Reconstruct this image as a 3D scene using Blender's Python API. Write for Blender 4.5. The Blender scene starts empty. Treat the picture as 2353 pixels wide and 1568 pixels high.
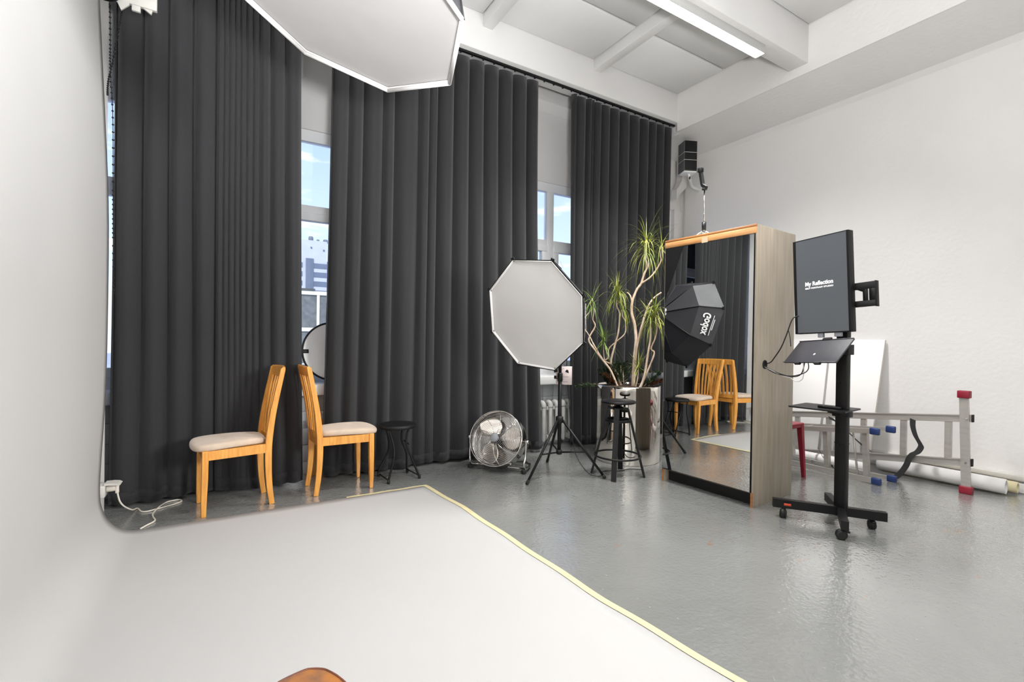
import bpy, bmesh, math, random
from mathutils import Vector, Matrix, Euler
R = math.radians
PI = math.pi
SC = bpy.context.scene
COL = SC.collection
random.seed(7)

# ------------------------------------------------------------------ camera
cam = bpy.data.cameras.new('camera')
cam.sensor_fit = 'HORIZONTAL'; cam.sensor_width = 36.0
cam.lens = 1083.75 / 2353 * 36.0
cam.clip_start = 0.05; cam.clip_end = 500
camo = bpy.data.objects.new('camera', cam); COL.objects.link(camo)
_yaw, _pit, _rol = R(30.984), R(-0.314), R(0.798)
_f = Vector((math.sin(_yaw)*math.cos(_pit), math.cos(_yaw)*math.cos(_pit), math.sin(_pit)))
_r = _f.cross(Vector((0, 0, 1))).normalized(); _u = _r.cross(_f)
_r, _u = math.cos(_rol)*_r + math.sin(_rol)*_u, -math.sin(_rol)*_r + math.cos(_rol)*_u
M = Matrix((_r, _u, -_f)).transposed().to_4x4(); M.translation = (0, 0, 1.25)
camo.matrix_world = M
SC.camera = camo

# ------------------------------------------------------------------ exposure
vs = SC.view_settings
SC.display_settings.display_device = 'sRGB'
vs.view_transform = 'Standard'; vs.look = 'None'; vs.gamma = 1.0; vs.use_curve_mapping = False
vs.exposure = 0.64
cy = SC.cycles
cy.max_bounces = 10; cy.diffuse_bounces = 5; cy.glossy_bounces = 6; cy.transparent_max_bounces = 12
cy.caustics_reflective = False; cy.caustics_refractive = False
cy.sample_clamp_indirect = 6.0
cy.use_denoising = True

# ------------------------------------------------------------------ sky
W = bpy.data.worlds.new('sky'); SC.world = W; W.use_nodes = True
nt = W.node_tree; nt.nodes.clear()
def N(nt, t, **kw):
    n = nt.nodes.new(t)
    for k, v in kw.items():
        if k.startswith('i_'): n.inputs[int(k[2:]) if k[2:].isdigit() else k[2:].replace('_', ' ')].default_value = v
        else: setattr(n, k, v)
    return n
o = N(nt, 'ShaderNodeOutputWorld'); bg = N(nt, 'ShaderNodeBackground')
SKY = 1.2
bg.inputs[1].default_value = SKY
tc = N(nt, 'ShaderNodeTexCoord'); sx = N(nt, 'ShaderNodeSeparateXYZ')
nt.links.new(tc.outputs['Generated'], sx.inputs[0])
rp = N(nt, 'ShaderNodeValToRGB'); e = rp.color_ramp.elements
e[0].position = 0.0; e[0].color = (0.60, 0.70, 0.86, 1)
e[1].position = 1.0; e[1].color = (0.12, 0.25, 0.62, 1)
x = e.new(0.14); x.color = (0.47, 0.59, 0.83, 1)
x = e.new(0.36); x.color = (0.32, 0.44, 0.78, 1)
nt.links.new(sx.outputs[2], rp.inputs[0])
nz = N(nt, 'ShaderNodeTexNoise'); nz.inputs['Scale'].default_value = 7.0; nz.inputs['Detail'].default_value = 5
mp = N(nt, 'ShaderNodeMapping'); mp.inputs['Scale'].default_value = (1, 1, 4.5)
nt.links.new(tc.outputs['Generated'], mp.inputs[0]); nt.links.new(mp.outputs[0], nz.inputs['Vector'])
r2 = N(nt, 'ShaderNodeValToRGB'); r2.color_ramp.elements[0].position = 0.54; r2.color_ramp.elements[1].position = 0.74
nt.links.new(nz.outputs[0], r2.inputs[0])
mx = N(nt, 'ShaderNodeMixRGB'); mx.inputs[2].default_value = (0.86, 0.85, 0.86, 1)
nt.links.new(r2.outputs[0], mx.inputs[0]); nt.links.new(rp.outputs[0], mx.inputs[1])
nt.links.new(mx.outputs[0], bg.inputs[0]); nt.links.new(bg.outputs[0], o.inputs[0])

# ------------------------------------------------------------------ sun, from behind the building: it lights the town outside, not the room
sl = bpy.data.lights.new('sun', 'SUN'); sl.energy = 1.5; sl.angle = R(0.6); sl.color = (1.0, 0.96, 0.9)
so_ = bpy.data.objects.new('sun', sl); COL.objects.link(so_); so_.rotation_euler = Vector((-0.35, -0.85, 0.62)).to_track_quat('Z', 'Y').to_euler()
# ------------------------------------------------------------------ large lights
def area(name, loc, sx, sy, power, spread=180, color=(1, 0.985, 0.965)):
    l = bpy.data.lights.new(name, 'AREA'); l.shape = 'RECTANGLE'; l.size = sx; l.size_y = sy
    l.energy = power; l.color = color; l.spread = R(spread)
    ob = bpy.data.objects.new(name, l); COL.objects.link(ob); ob.location = loc
    return ob
LP = 19
# the ceiling lamp in view, plus unseen lights added out of frame as fill
area('lamp_light_view', (3.30, 2.685, 3.985), 2.0, 0.09, LP*3.3, 118)
area('fill_light_west', (0.75, 2.685, 3.985), 2.0, 0.09, LP*0.5, 165)
for lx, ly, lp in ((3.6, -0.6, 0.5), (0.9, -0.6, 0.15), (3.6, -3.2, 0.8), (0.9, -3.2, 0.6)):
    area('fill_light_rear', (lx, ly, 3.985), 2.0, 0.09, LP*lp, 175)

# added unseen fill light by the camera, aimed up to bounce off the ceiling
fo = area('bounce_fill', (0.35, -0.35, 1.40), 0.4, 0.4, 165, 165, (0.98, 0.99, 1.0)); fo.rotation_euler = Vector((0.0, -0.14, -1)).to_track_quat('Z', 'Y').to_euler()

# added unseen fill light behind the camera, brightening the hanging paper from the right
st_ = area('paper_fill', (3.4, -1.6, 2.0), 0.9, 0.9, 62, 88, (1, 0.99, 0.97)); st_.rotation_euler = Vector((3.9, -3.9, -0.5)).to_track_quat('Z', 'Y').to_euler()

# ------------------------------------------------------------------ helpers
def lin(c):
    def g(v):
        v /= 255.0
        return v/12.92 if v <= 0.04045 else ((v+0.055)/1.055)**2.4
    return (g(c[0]), g(c[1]), g(c[2]), 1.0)
MATS = {}
def mat(name, rgb, rough=0.5, metal=0.0, bump=0.0, bscale=60.0, var=0.0, vscale=8.0, stretch=(1, 1, 1), spec=0.5, rgb2=None, detail=4.0, coat=0.0, sheen=0.0, emit=None, estr=0.0):
    if name in MATS: return MATS[name]
    m = bpy.data.materials.new(name); m.use_nodes = True; t = m.node_tree
    b = t.nodes['Principled BSDF']
    b.inputs['Base Color'].default_value = lin(rgb); b.inputs['Roughness'].default_value = rough
    b.inputs['Metallic'].default_value = metal; b.inputs['Specular IOR Level'].default_value = spec
    b.inputs['Coat Weight'].default_value = coat; b.inputs['Sheen Weight'].default_value = sheen
    if emit: b.inputs['Emission Color'].default_value = lin(emit); b.inputs['Emission Strength'].default_value = estr
    tc = N(t, 'ShaderNodeTexCoord'); mp = N(t, 'ShaderNodeMapping'); mp.inputs['Scale'].default_value = stretch
    t.links.new(tc.outputs['Object'], mp.inputs[0])
    if rgb2 or var:
        nz = N(t, 'ShaderNodeTexNoise'); nz.inputs['Scale'].default_value = vscale; nz.inputs['Detail'].default_value = detail
        nz.inputs['Distortion'].default_value = 0.4
        t.links.new(mp.outputs[0], nz.inputs['Vector'])
        rp = N(t, 'ShaderNodeValToRGB'); rp.color_ramp.elements[0].position = 0.32; rp.color_ramp.elements[1].position = 0.68
        c1 = rgb; c2 = rgb2 or tuple(max(0, v*(1-var)) for v in rgb)
        rp.color_ramp.elements[0].color = lin(c2); rp.color_ramp.elements[1].color = lin(c1)
        t.links.new(nz.outputs[0], rp.inputs[0]); t.links.new(rp.outputs[0], b.inputs['Base Color'])
    if bump:
        n2 = N(t, 'ShaderNodeTexNoise'); n2.inputs['Scale'].default_value = bscale; n2.inputs['Detail'].default_value = 3
        t.links.new(mp.outputs[0], n2.inputs['Vector'])
        bp = N(t, 'ShaderNodeBump'); bp.inputs['Strength'].default_value = bump; bp.inputs['Distance'].default_value = 0.01
        t.links.new(n2.outputs[0], bp.inputs['Height']); t.links.new(bp.outputs[0], b.inputs['Normal'])
    MATS[name] = m
    return m

class MB:
    """collects boxes, tubes and sheets into one mesh"""
    def __init__(s): s.v = []; s.f = []; s.sm = []
    def add(s, vs, fs, smooth=False):
        o = len(s.v); s.v += [tuple(p) for p in vs]; s.f += [tuple(i+o for i in f) for f in fs]; s.sm += [smooth]*len(fs); return s
    def box(s, a, b, mtx=None):
        (x0, y0, z0), (x1, y1, z1) = a, b
        vs = [Vector(p) for p in ((x0,y0,z0),(x1,y0,z0),(x1,y1,z0),(x0,y1,z0),(x0,y0,z1),(x1,y0,z1),(x1,y1,z1),(x0,y1,z1))]
        if mtx is not None: vs = [mtx @ p for p in vs]
        return s.add(vs, [(0,3,2,1),(4,5,6,7),(0,1,5,4),(1,2,6,5),(2,3,7,6),(3,0,4,7)])
    def rbox(s, a, b, r=0.005, seg=2, mtx=None):
        bm = bmesh.new(); bmesh.ops.create_cube(bm, size=1)
        c = [(a[i]+b[i])/2 for i in range(3)]; d = [b[i]-a[i] for i in range(3)]
        for v in bm.verts: v.co = Vector((v.co[i]*d[i]+c[i] for i in range(3)))
        bmesh.ops.bevel(bm, geom=bm.edges[:], offset=min(r, min(map(abs, d))*0.45), segments=seg, affect='EDGES', profile=0.5)
        return s.bm(bm, mtx)
    def bm(s, bm, mtx=None, smooth=True):
        bm.verts.ensure_lookup_table(); bm.verts.index_update()
        vs = [(mtx @ v.co) if mtx is not None else v.co.copy() for v in bm.verts]
        s.add(vs, [[v.index for v in f.verts] for f in bm.faces], smooth); bm.free(); return s
    def bar(s, p, q, w, h, up=(0, 0, 1), w2=None, h2=None):
        """rectangular bar from p to q, w across, h along up"""
        p, q = Vector(p), Vector(q); d = (q-p).normalized(); u = Vector(up); u = (u - d*u.dot(d))
        if u.length < 1e-5: u = Vector((1, 0, 0)) - d*d.x
        u.normalize(); x = d.cross(u); w2 = w if w2 is None else w2; h2 = h if h2 is None else h2
        vs = []
        for c, ww, hh in ((p, w, h), (q, w2, h2)):
            for sx, sy in ((-1,-1),(1,-1),(1,1),(-1,1)): vs.append(c + x*sx*ww/2 + u*sy*hh/2)
        return s.add(vs, [(3,2,1,0),(4,5,6,7),(0,1,5,4),(1,2,6,5),(2,3,7,6),(3,0,4,7)])
    def sweep(s, pts, w, h, up=(0, 0, 1), taper=None):
        """rectangular section swept along pts"""
        P = [Vector(p) for p in pts]; n = len(P); vs = []
        for i in range(n):
            d = (P[min(i+1, n-1)] - P[max(i-1, 0)]).normalized(); u = Vector(up); u = (u - d*u.dot(d)).normalized(); x = d.cross(u)
            k = 1 if taper is None else taper[i]
            for sx, sy in ((-1,-1),(1,-1),(1,1),(-1,1)): vs.append(P[i] + x*sx*w*k/2 + u*sy*h*k/2)
        fs = [(3,2,1,0), tuple(range(4*n-4, 4*n))]
        for i in range(n-1):
            for j in range(4): fs.append((4*i+j, 4*i+(j+1)%4, 4*i+4+(j+1)%4, 4*i+4+j))
        return s.add(vs, fs)
    def tube(s, pts, r, n=8, closed=False, smooth=True, caps=True):
        P = [Vector(p) for p in pts]; m = len(P)
        rr = r if isinstance(r, (list, tuple)) else [r]*m
        vs = []; prev = None
        for i in range(m):
            if closed: d = P[(i+1) % m] - P[(i-1) % m]
            else: d = P[min(i+1, m-1)] - P[max(i-1, 0)]
            d.normalize()
            if prev is None:
                a = Vector((0, 0, 1)) if abs(d.z) < 0.9 else Vector((1, 0, 0))
            else: a = prev
            a = (a - d*a.dot(d)); a = a.normalized() if a.length > 1e-6 else d.orthogonal().normalized(); prev = a; b = d.cross(a)
            for k in range(n): t = 2*PI*k/n; vs.append(P[i] + (a*math.cos(t) + b*math.sin(t))*rr[i])
        fs = []
        for i in range(m if closed else m-1):
            j = (i+1) % m
            for k in range(n): fs.append((i*n+k, i*n+(k+1) % n, j*n+(k+1) % n, j*n+k))
        s.add(vs, fs, smooth)
        if caps and not closed: s.add([], []); o = len(s.v)-len(vs); s.f += [tuple(o+k for k in reversed(range(n))), tuple(o+(m-1)*n+k for k in range(n))]; s.sm += [False, False]
        return s
    def rod(s, p, q, r, n=10, r2=None): return s.tube([p, q], [r, r if r2 is None else r2], n)
    def lathe(s, prof, n=32, mtx=None, smooth=True):
        """prof: (r, z) pairs round z"""
        m = len(prof); vs = []
        for r, z in prof:
            for k in range(n): t = 2*PI*k/n; vs.append(Vector((r*math.cos(t), r*math.sin(t), z)))
        if mtx is not None: vs = [mtx @ p for p in vs]
        fs = [(i*n+k, i*n+(k+1) % n, (i+1)*n+(k+1) % n, (i+1)*n+k) for i in range(m-1) for k in range(n)]
        s.add(vs, fs, smooth)
        o = len(s.v)-len(vs)
        if prof[0][0] > 1e-4: s.f.append(tuple(o+k for k in reversed(range(n)))); s.sm.append(False)
        if prof[-1][0] > 1e-4: s.f.append(tuple(o+(m-1)*n+k for k in range(n))); s.sm.append(False)
        return s
    def prism(s, poly, a, b, axis=2, mtx=None):
        """poly (2D) extruded from a to b along axis"""
        def P(p, z): return Vector((p[0], p[1], z)) if axis == 2 else (Vector((p[0], z, p[1])) if axis == 1 else Vector((z, p[0], p[1])))
        n = len(poly); vs = [P(p, a) for p in poly] + [P(p, b) for p in poly]
        if mtx is not None: vs = [mtx @ p for p in vs]
        return s.add(vs, [tuple(reversed(range(n))), tuple(range(n, 2*n))] + [(i, (i+1) % n, n+(i+1) % n, n+i) for i in range(n)])
    def grid(s, nu, nv, fn, smooth=True, thick=None):
        vs = [Vector(fn(i/nu, j/nv)) for i in range(nu+1) for j in range(nv+1)]
        fs = [(i*(nv+1)+j, (i+1)*(nv+1)+j, (i+1)*(nv+1)+j+1, i*(nv+1)+j+1) for i in range(nu) for j in range(nv)]
        return s.add(vs, fs, smooth)
    def sphere(s, c, r, n=10, sz=1.0):
        prof = [(max(1e-5, r*math.cos(t)), r*sz*math.sin(t)) for t in [(-PI/2 + PI*i/(n//2+1)) for i in range(n//2+2)]]
        return s.lathe(prof, n, Matrix.Translation(c))

def mtx_z(loc, d):
    """matrix whose z axis points along d, origin at loc"""
    return Matrix.Translation(loc) @ Vector(d).to_track_quat('Z', 'Y').to_matrix().to_4x4()

def link(name, mb, m, parent=None, off=None, fix=True):
    me = bpy.data.meshes.new(name)
    off = Vector(off) if off is not None else Vector((0, 0, 0))
    me.from_pydata([Vector(p)-off for p in mb.v], [], mb.f)
    me.polygons.foreach_set('use_smooth', mb.sm); me.update()
    if fix:
        b = bmesh.new(); b.from_mesh(me); bmesh.ops.recalc_face_normals(b, faces=b.faces[:]); b.to_mesh(me); b.free()
    me.materials.append(m)
    ob = bpy.data.objects.new(name, me); COL.objects.link(ob)
    if parent is not None: ob.parent = parent
    return ob
def tag(ob, label=None, cat=None, group=None, kind=None):
    if label: ob['label'] = label
    if cat: ob['category'] = cat
    if group: ob['group'] = group
    if kind: ob['kind'] = kind
    return ob
class Thing:
    """an Empty at the thing's base; parts are given in world coordinates (or in its own frame when local=True)"""
    def __init__(s, name, label, cat, loc=(0, 0, 0), rz=0.0, local=False, group=None):
        s.o = bpy.data.objects.new(name, None); s.o.empty_display_size = 0.1; COL.objects.link(s.o)
        s.o.location = loc; s.o.rotation_euler = (0, 0, rz)
        tag(s.o, label, cat, group); s.off = Vector((0, 0, 0)) if local else Vector(loc)
    def part(s, name, mb, m, parent=None, label=None, kind=None):
        ob = link(name, mb, m, parent or s.o, s.off)
        if label: ob['label'] = label
        if kind: ob['kind'] = kind
        return ob
def solo(name, mb, m, label, cat, loc=(0, 0, 0), group=None, kind=None):
    ob = link(name, mb, m, None, loc); ob.location = loc
    return tag(ob, label, cat, group, kind)
def struct(name, mb, m, parent=None, loc=(0, 0, 0), label=None):
    ob = link(name, mb, m, parent, loc)
    if parent is None:
        ob.location = loc; ob['kind'] = 'structure'
    if label: ob['label'] = label
    return ob
def smooth_path(pts, n=6):
    """Catmull-Rom through pts"""
    P = [Vector(p) for p in pts]; out = []
    for i in range(len(P)-1):
        a, b, c, d = P[max(i-1, 0)], P[i], P[i+1], P[min(i+2, len(P)-1)]
        for k in range(n):
            t = k/n
            out.append(0.5*((2*b) + (c-a)*t + (2*a-5*b+4*c-d)*t*t + (3*b-a-3*c+d)*t**3))
    out.append(P[-1]); return out
def text_mb(body, size, mtx, bold=0.0, depth=0.0006, width=None):
    cu = bpy.data.curves.new('lettering_curve', 'FONT'); cu.body = body; cu.size = size; cu.offset = bold
    cu.extrude = depth; cu.align_x = 'CENTER'; cu.align_y = 'CENTER'; cu.resolution_u = 3
    ob = bpy.data.objects.new('lettering_curve', cu); COL.objects.link(ob)
    dg = bpy.context.evaluated_depsgraph_get(); me = bpy.data.meshes.new_from_object(ob.evaluated_get(dg))
    mb = MB(); xs = [v.co.x for v in me.vertices]; k = 1.0
    if width and xs: k = width/(max(xs)-min(xs))
    mb.add([mtx @ Vector((v.co.x*k, v.co.y, v.co.z)) for v in me.vertices], [tuple(p.vertices) for p in me.polygons])
    bpy.data.objects.remove(ob); bpy.data.curves.remove(cu); bpy.data.meshes.remove(me)
    return mb

# ------------------------------------------------------------------ materials
m_wall = mat('wall_paint', (232, 230, 228), 0.75, bump=0.25, bscale=26, var=0.015, vscale=1.2, spec=0.3)
m_ceil = mat('ceiling_paint', (228, 227, 226), 0.8, var=0.012, vscale=1.5, spec=0.25)
m_panel = mat('ceiling_panel', (236, 236, 236), 0.8, var=0.015, vscale=2.0, spec=0.2)
m_white = mat('white_plastic', (234, 234, 232), 0.35)
m_frame = mat('window_plastic', (238, 239, 240), 0.35)
m_tile = mat('white_tile', (222, 225, 230), 0.25, var=0.03, vscale=4)
m_grout = mat('tile_grout', (170, 174, 180), 0.9)
m_paper = mat('backdrop_paper', (183, 182, 181), 0.7, bump=0.05, bscale=3.0, var=0.012, vscale=1.3, spec=0.25)
m_tape = mat('masking_tape', (216, 204, 160), 0.7, var=0.06, vscale=12)
m_curt = mat('curtain_fabric', (45, 45, 47), 0.85, bump=0.12, bscale=420, var=0.05, vscale=60, spec=0.25, sheen=0.15)
m_black = mat('black_metal', (15, 15, 16), 0.45, spec=0.32)
m_blackp = mat('black_plastic', (18, 18, 19), 0.5, spec=0.35, bump=0.05, bscale=300)
m_rubber = mat('black_rubber', (20, 20, 20), 0.7)
m_chrome = mat('chrome', (205, 203, 200), 0.12, metal=1.0)
m_steel = mat('polished_steel', (232, 226, 218), 0.04, metal=1.0)
m_alu = mat('aluminium', (192, 188, 182), 0.36, metal=0.5, var=0.07, vscale=30, stretch=(1, 0.1, 1))
m_oak = mat('honey_wood', (228, 164, 78), 0.34, rgb2=(204, 136, 56), vscale=9, stretch=(6, 6, 0.6), spec=0.5, coat=0.2)
m_cush = mat('seat_fabric', (202, 182, 163), 0.85, bump=0.1, bscale=350, var=0.06, vscale=14, sheen=0.3)
m_grey_oak = mat('grey_oak_laminate', (182, 171, 154), 0.5, rgb2=(162, 150, 133), vscale=5, stretch=(5, 5, 0.45), detail=8, bump=0.03, bscale=40)
m_beech = mat('raw_beech', (214, 160, 104), 0.5, rgb2=(190, 132, 78), vscale=6, stretch=(6, 0.5, 6))
m_beech_d = mat('brown_wood_edge', (178, 118, 66), 0.5, rgb2=(150, 96, 50), vscale=6, stretch=(6, 0.5, 6))
m_mirror = mat('mirror_glass', (228, 230, 229), 0.0, metal=1.0)
m_fabw = mat('diffuser_fabric', (208, 206, 204), 0.7, bump=0.22, bscale=5.0, var=0.015, vscale=2, stretch=(1, 1, 1))
m_fabw2 = mat('white_trim_fabric', (224, 222, 220), 0.7)
m_fabb = mat('softbox_black_fabric', (44, 44, 48), 0.45, bump=0.2, bscale=9, spec=0.5)
m_screen = mat('screen_glass', (62, 65, 68), 0.22, spec=0.5)
m_print = mat('white_print', (238, 236, 234), 0.6, emit=(238, 236, 234), estr=0.55)
m_ink = mat('white_ink', (232, 232, 230), 0.6)
m_red = mat('red_plastic', (138, 22, 44), 0.45)
m_redcap = mat('red_cap', (138, 22, 44), 0.5)
m_blue = mat('blue_cap', (30, 52, 104), 0.5)
m_bark = mat('pale_stem', (236, 216, 194), 0.7, rgb2=(200, 170, 142), vscale=22, stretch=(1, 1, 0.4), bump=0.3, bscale=60)
m_soil = mat('soil', (70, 52, 38), 0.9, rgb2=(40, 30, 22), vscale=20, bump=0.6, bscale=30)
m_strap = mat('black_webbing', (46, 46, 46), 0.8)
m_cable = mat('white_cable', (226, 220, 208), 0.5)
m_greycl = mat('grey_nylon', (104, 108, 114), 0.6, var=0.15, vscale=10)
m_board = mat('white_board', (232, 230, 228), 0.5)
m_tag = mat('pink_paper', (226, 210, 208), 0.7, var=0.03, vscale=10)
m_inkg = mat('grey_ink', (120, 112, 112), 0.7)
m_plast_g = mat('light_grey_plastic', (205, 203, 197), 0.45)
m_white_cr = mat('cream_plastic', (228, 222, 210), 0.45)

# measured world coordinates (metres)
D = {
  'branches': {"b1":[[3.654,3.604,0.718],[3.667,3.591,1.099],[3.674,3.584,1.247],[3.663,3.594,1.406],[3.641,3.617,1.529],[3.64,3.618,1.627],[3.652,3.606,1.701],[3.676,3.582,1.786],[3.705,3.553,1.847],[3.725,3.534,1.944],[3.75,3.51,2.029],[3.732,3.527,2.103],[3.736,3.524,2.164],[3.738,3.521,2.31]],"b1b":[[3.705,3.553,1.847],[3.768,3.492,1.907],[3.809,3.452,1.979],[3.845,3.417,2.075],[3.84,3.421,2.135],[3.85,3.411,2.256]],"stub":[[3.64,3.617,1.652],[3.626,3.631,1.72],[3.603,3.654,1.754]],"b2":[[3.634,3.568,0.741],[3.647,3.555,1.101],[3.67,3.532,1.308],[3.697,3.505,1.454],[3.725,3.478,1.588],[3.765,3.438,1.684],[3.821,3.384,1.746]],"b3":[[3.628,3.489,0.731],[3.664,3.454,0.865],[3.679,3.439,1.009],[3.694,3.425,1.165],[3.705,3.414,1.285],[3.703,3.416,1.488]],"b4":[[3.647,3.499,0.729],[3.711,3.436,0.961],[3.748,3.399,1.118],[3.725,3.422,1.165],[3.753,3.395,1.274],[3.764,3.384,1.393],[3.749,3.398,1.561]],"b5":[[3.535,3.679,0.716],[3.477,3.736,0.91],[3.419,3.792,1.019],[3.344,3.866,1.153],[3.303,3.906,1.252],[3.35,3.86,1.39],[3.331,3.878,1.465],[3.339,3.87,1.552],[3.328,3.882,1.676]],"b5b":[[3.419,3.792,1.019],[3.343,3.866,1.191],[3.307,3.902,1.29],[3.262,3.946,1.377]],"b5c":[[3.327,3.882,1.689],[3.312,3.897,1.633],[3.322,3.888,1.577],[3.291,3.917,1.52],[3.259,3.949,1.464]],"b6":[[3.616,3.711,0.709],[3.575,3.751,0.881],[3.526,3.799,0.992],[3.554,3.771,1.194],[3.579,3.747,1.344],[3.586,3.741,1.532],[3.563,3.763,1.619],[3.564,3.762,1.794]],"b6b":[[3.526,3.799,0.992],[3.477,3.847,1.022],[3.503,3.821,1.054],[3.511,3.814,1.155],[3.563,3.763,1.231],[3.627,3.7,1.32],[3.63,3.697,1.444],[3.608,3.719,1.507],[3.612,3.715,1.606]],"b7":[[3.444,3.81,1.024],[3.436,3.817,1.13],[3.435,3.819,1.279]],"b8":[[3.628,3.545,0.725],[3.647,3.526,0.859],[3.654,3.52,1.017]]},
  'clusters': {"f1":[3.325,3.885,1.695],"f2":[3.565,3.76,1.794],"f2b":[3.612,3.715,1.6],"f3":[3.435,3.819,1.279],"f4":[3.703,3.416,1.494],"f4b":[3.749,3.398,1.573],"f5":[3.738,3.521,2.31],"f5b":[3.85,3.411,2.25],"f6":[3.654,3.52,1.017]},
  'cr1': [-0.697,-0.544,-0.395,-0.246,-0.096,-0.051,-0.016,0.024,0.06,0.101,0.146,0.192,0.273,0.381,0.505],
  'cr2': [0.757,0.901,1.025,1.203,1.304,1.542,1.726,1.902,2.066,2.233,2.401,2.573,2.751,2.927],
  'cr3': [3.405,3.559,3.628,3.668,3.786,3.93,4.09,4.261,4.434,4.594,4.724,4.878,5.045],
  'cord': [[-0.639,4.378,0.006],[-0.588,4.289,0.006],[-0.547,4.226,0.006],[-0.511,4.138,0.006],[-0.479,4.12,0.006],[-0.432,4.143,0.006],[-0.359,4.184,0.006],[-0.305,4.227,0.006],[-0.29,4.262,0.006],[-0.309,4.329,0.006],[-0.346,4.337,0.006],[-0.381,4.28,0.006],[-0.413,4.203,0.006],[-0.43,4.122,0.006],[-0.438,4.041,0.006],[-0.429,3.98,0.006],[-0.41,3.89,0.006],[-0.444,3.824,0.006],[-0.488,3.743,0.006]],
  'fancord': [[2.723,4.19,0.006],[2.668,4.035,0.006],[2.58,3.854,0.006],[2.504,3.767,0.006],[2.466,3.756,0.006],[2.445,3.788,0.006]],
  'strap1': [[5.3,1.78,0.57],[5.3,1.779,0.505],[5.3,1.759,0.426],[5.3,1.729,0.367],[5.3,1.718,0.333],[5.3,1.742,0.282],[5.3,1.779,0.251],[5.3,1.804,0.204],[5.3,1.822,0.144],[5.3,1.859,0.069],[5.3,1.901,0.011]],
  'strap2': [[5.3,2.473,0.479],[5.3,2.42,0.461],[5.3,2.382,0.425],[5.3,2.289,0.359],[5.3,2.234,0.308],[5.3,2.194,0.275],[5.3,2.146,0.24],[5.3,2.103,0.22]],
  'strap3': [[5.0,2.42,0.201],[5.0,2.386,0.138],[5.0,2.33,0.08],[5.0,2.285,0.057]],
  'stump': [[0.1,1.204,0.45],[0.126,1.213,0.45],[0.164,1.22,0.45],[0.182,1.215,0.45],[0.203,1.202,0.45],[0.216,1.185,0.45],[0.23,1.158,0.45],[0.24,1.131,0.45],[0.242,1.121,0.45]],
}

# ================================================================== room shell
XL, XR, YW, YN, ZC = -0.74, 5.78, 4.80, -4.6, 4.456
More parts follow.
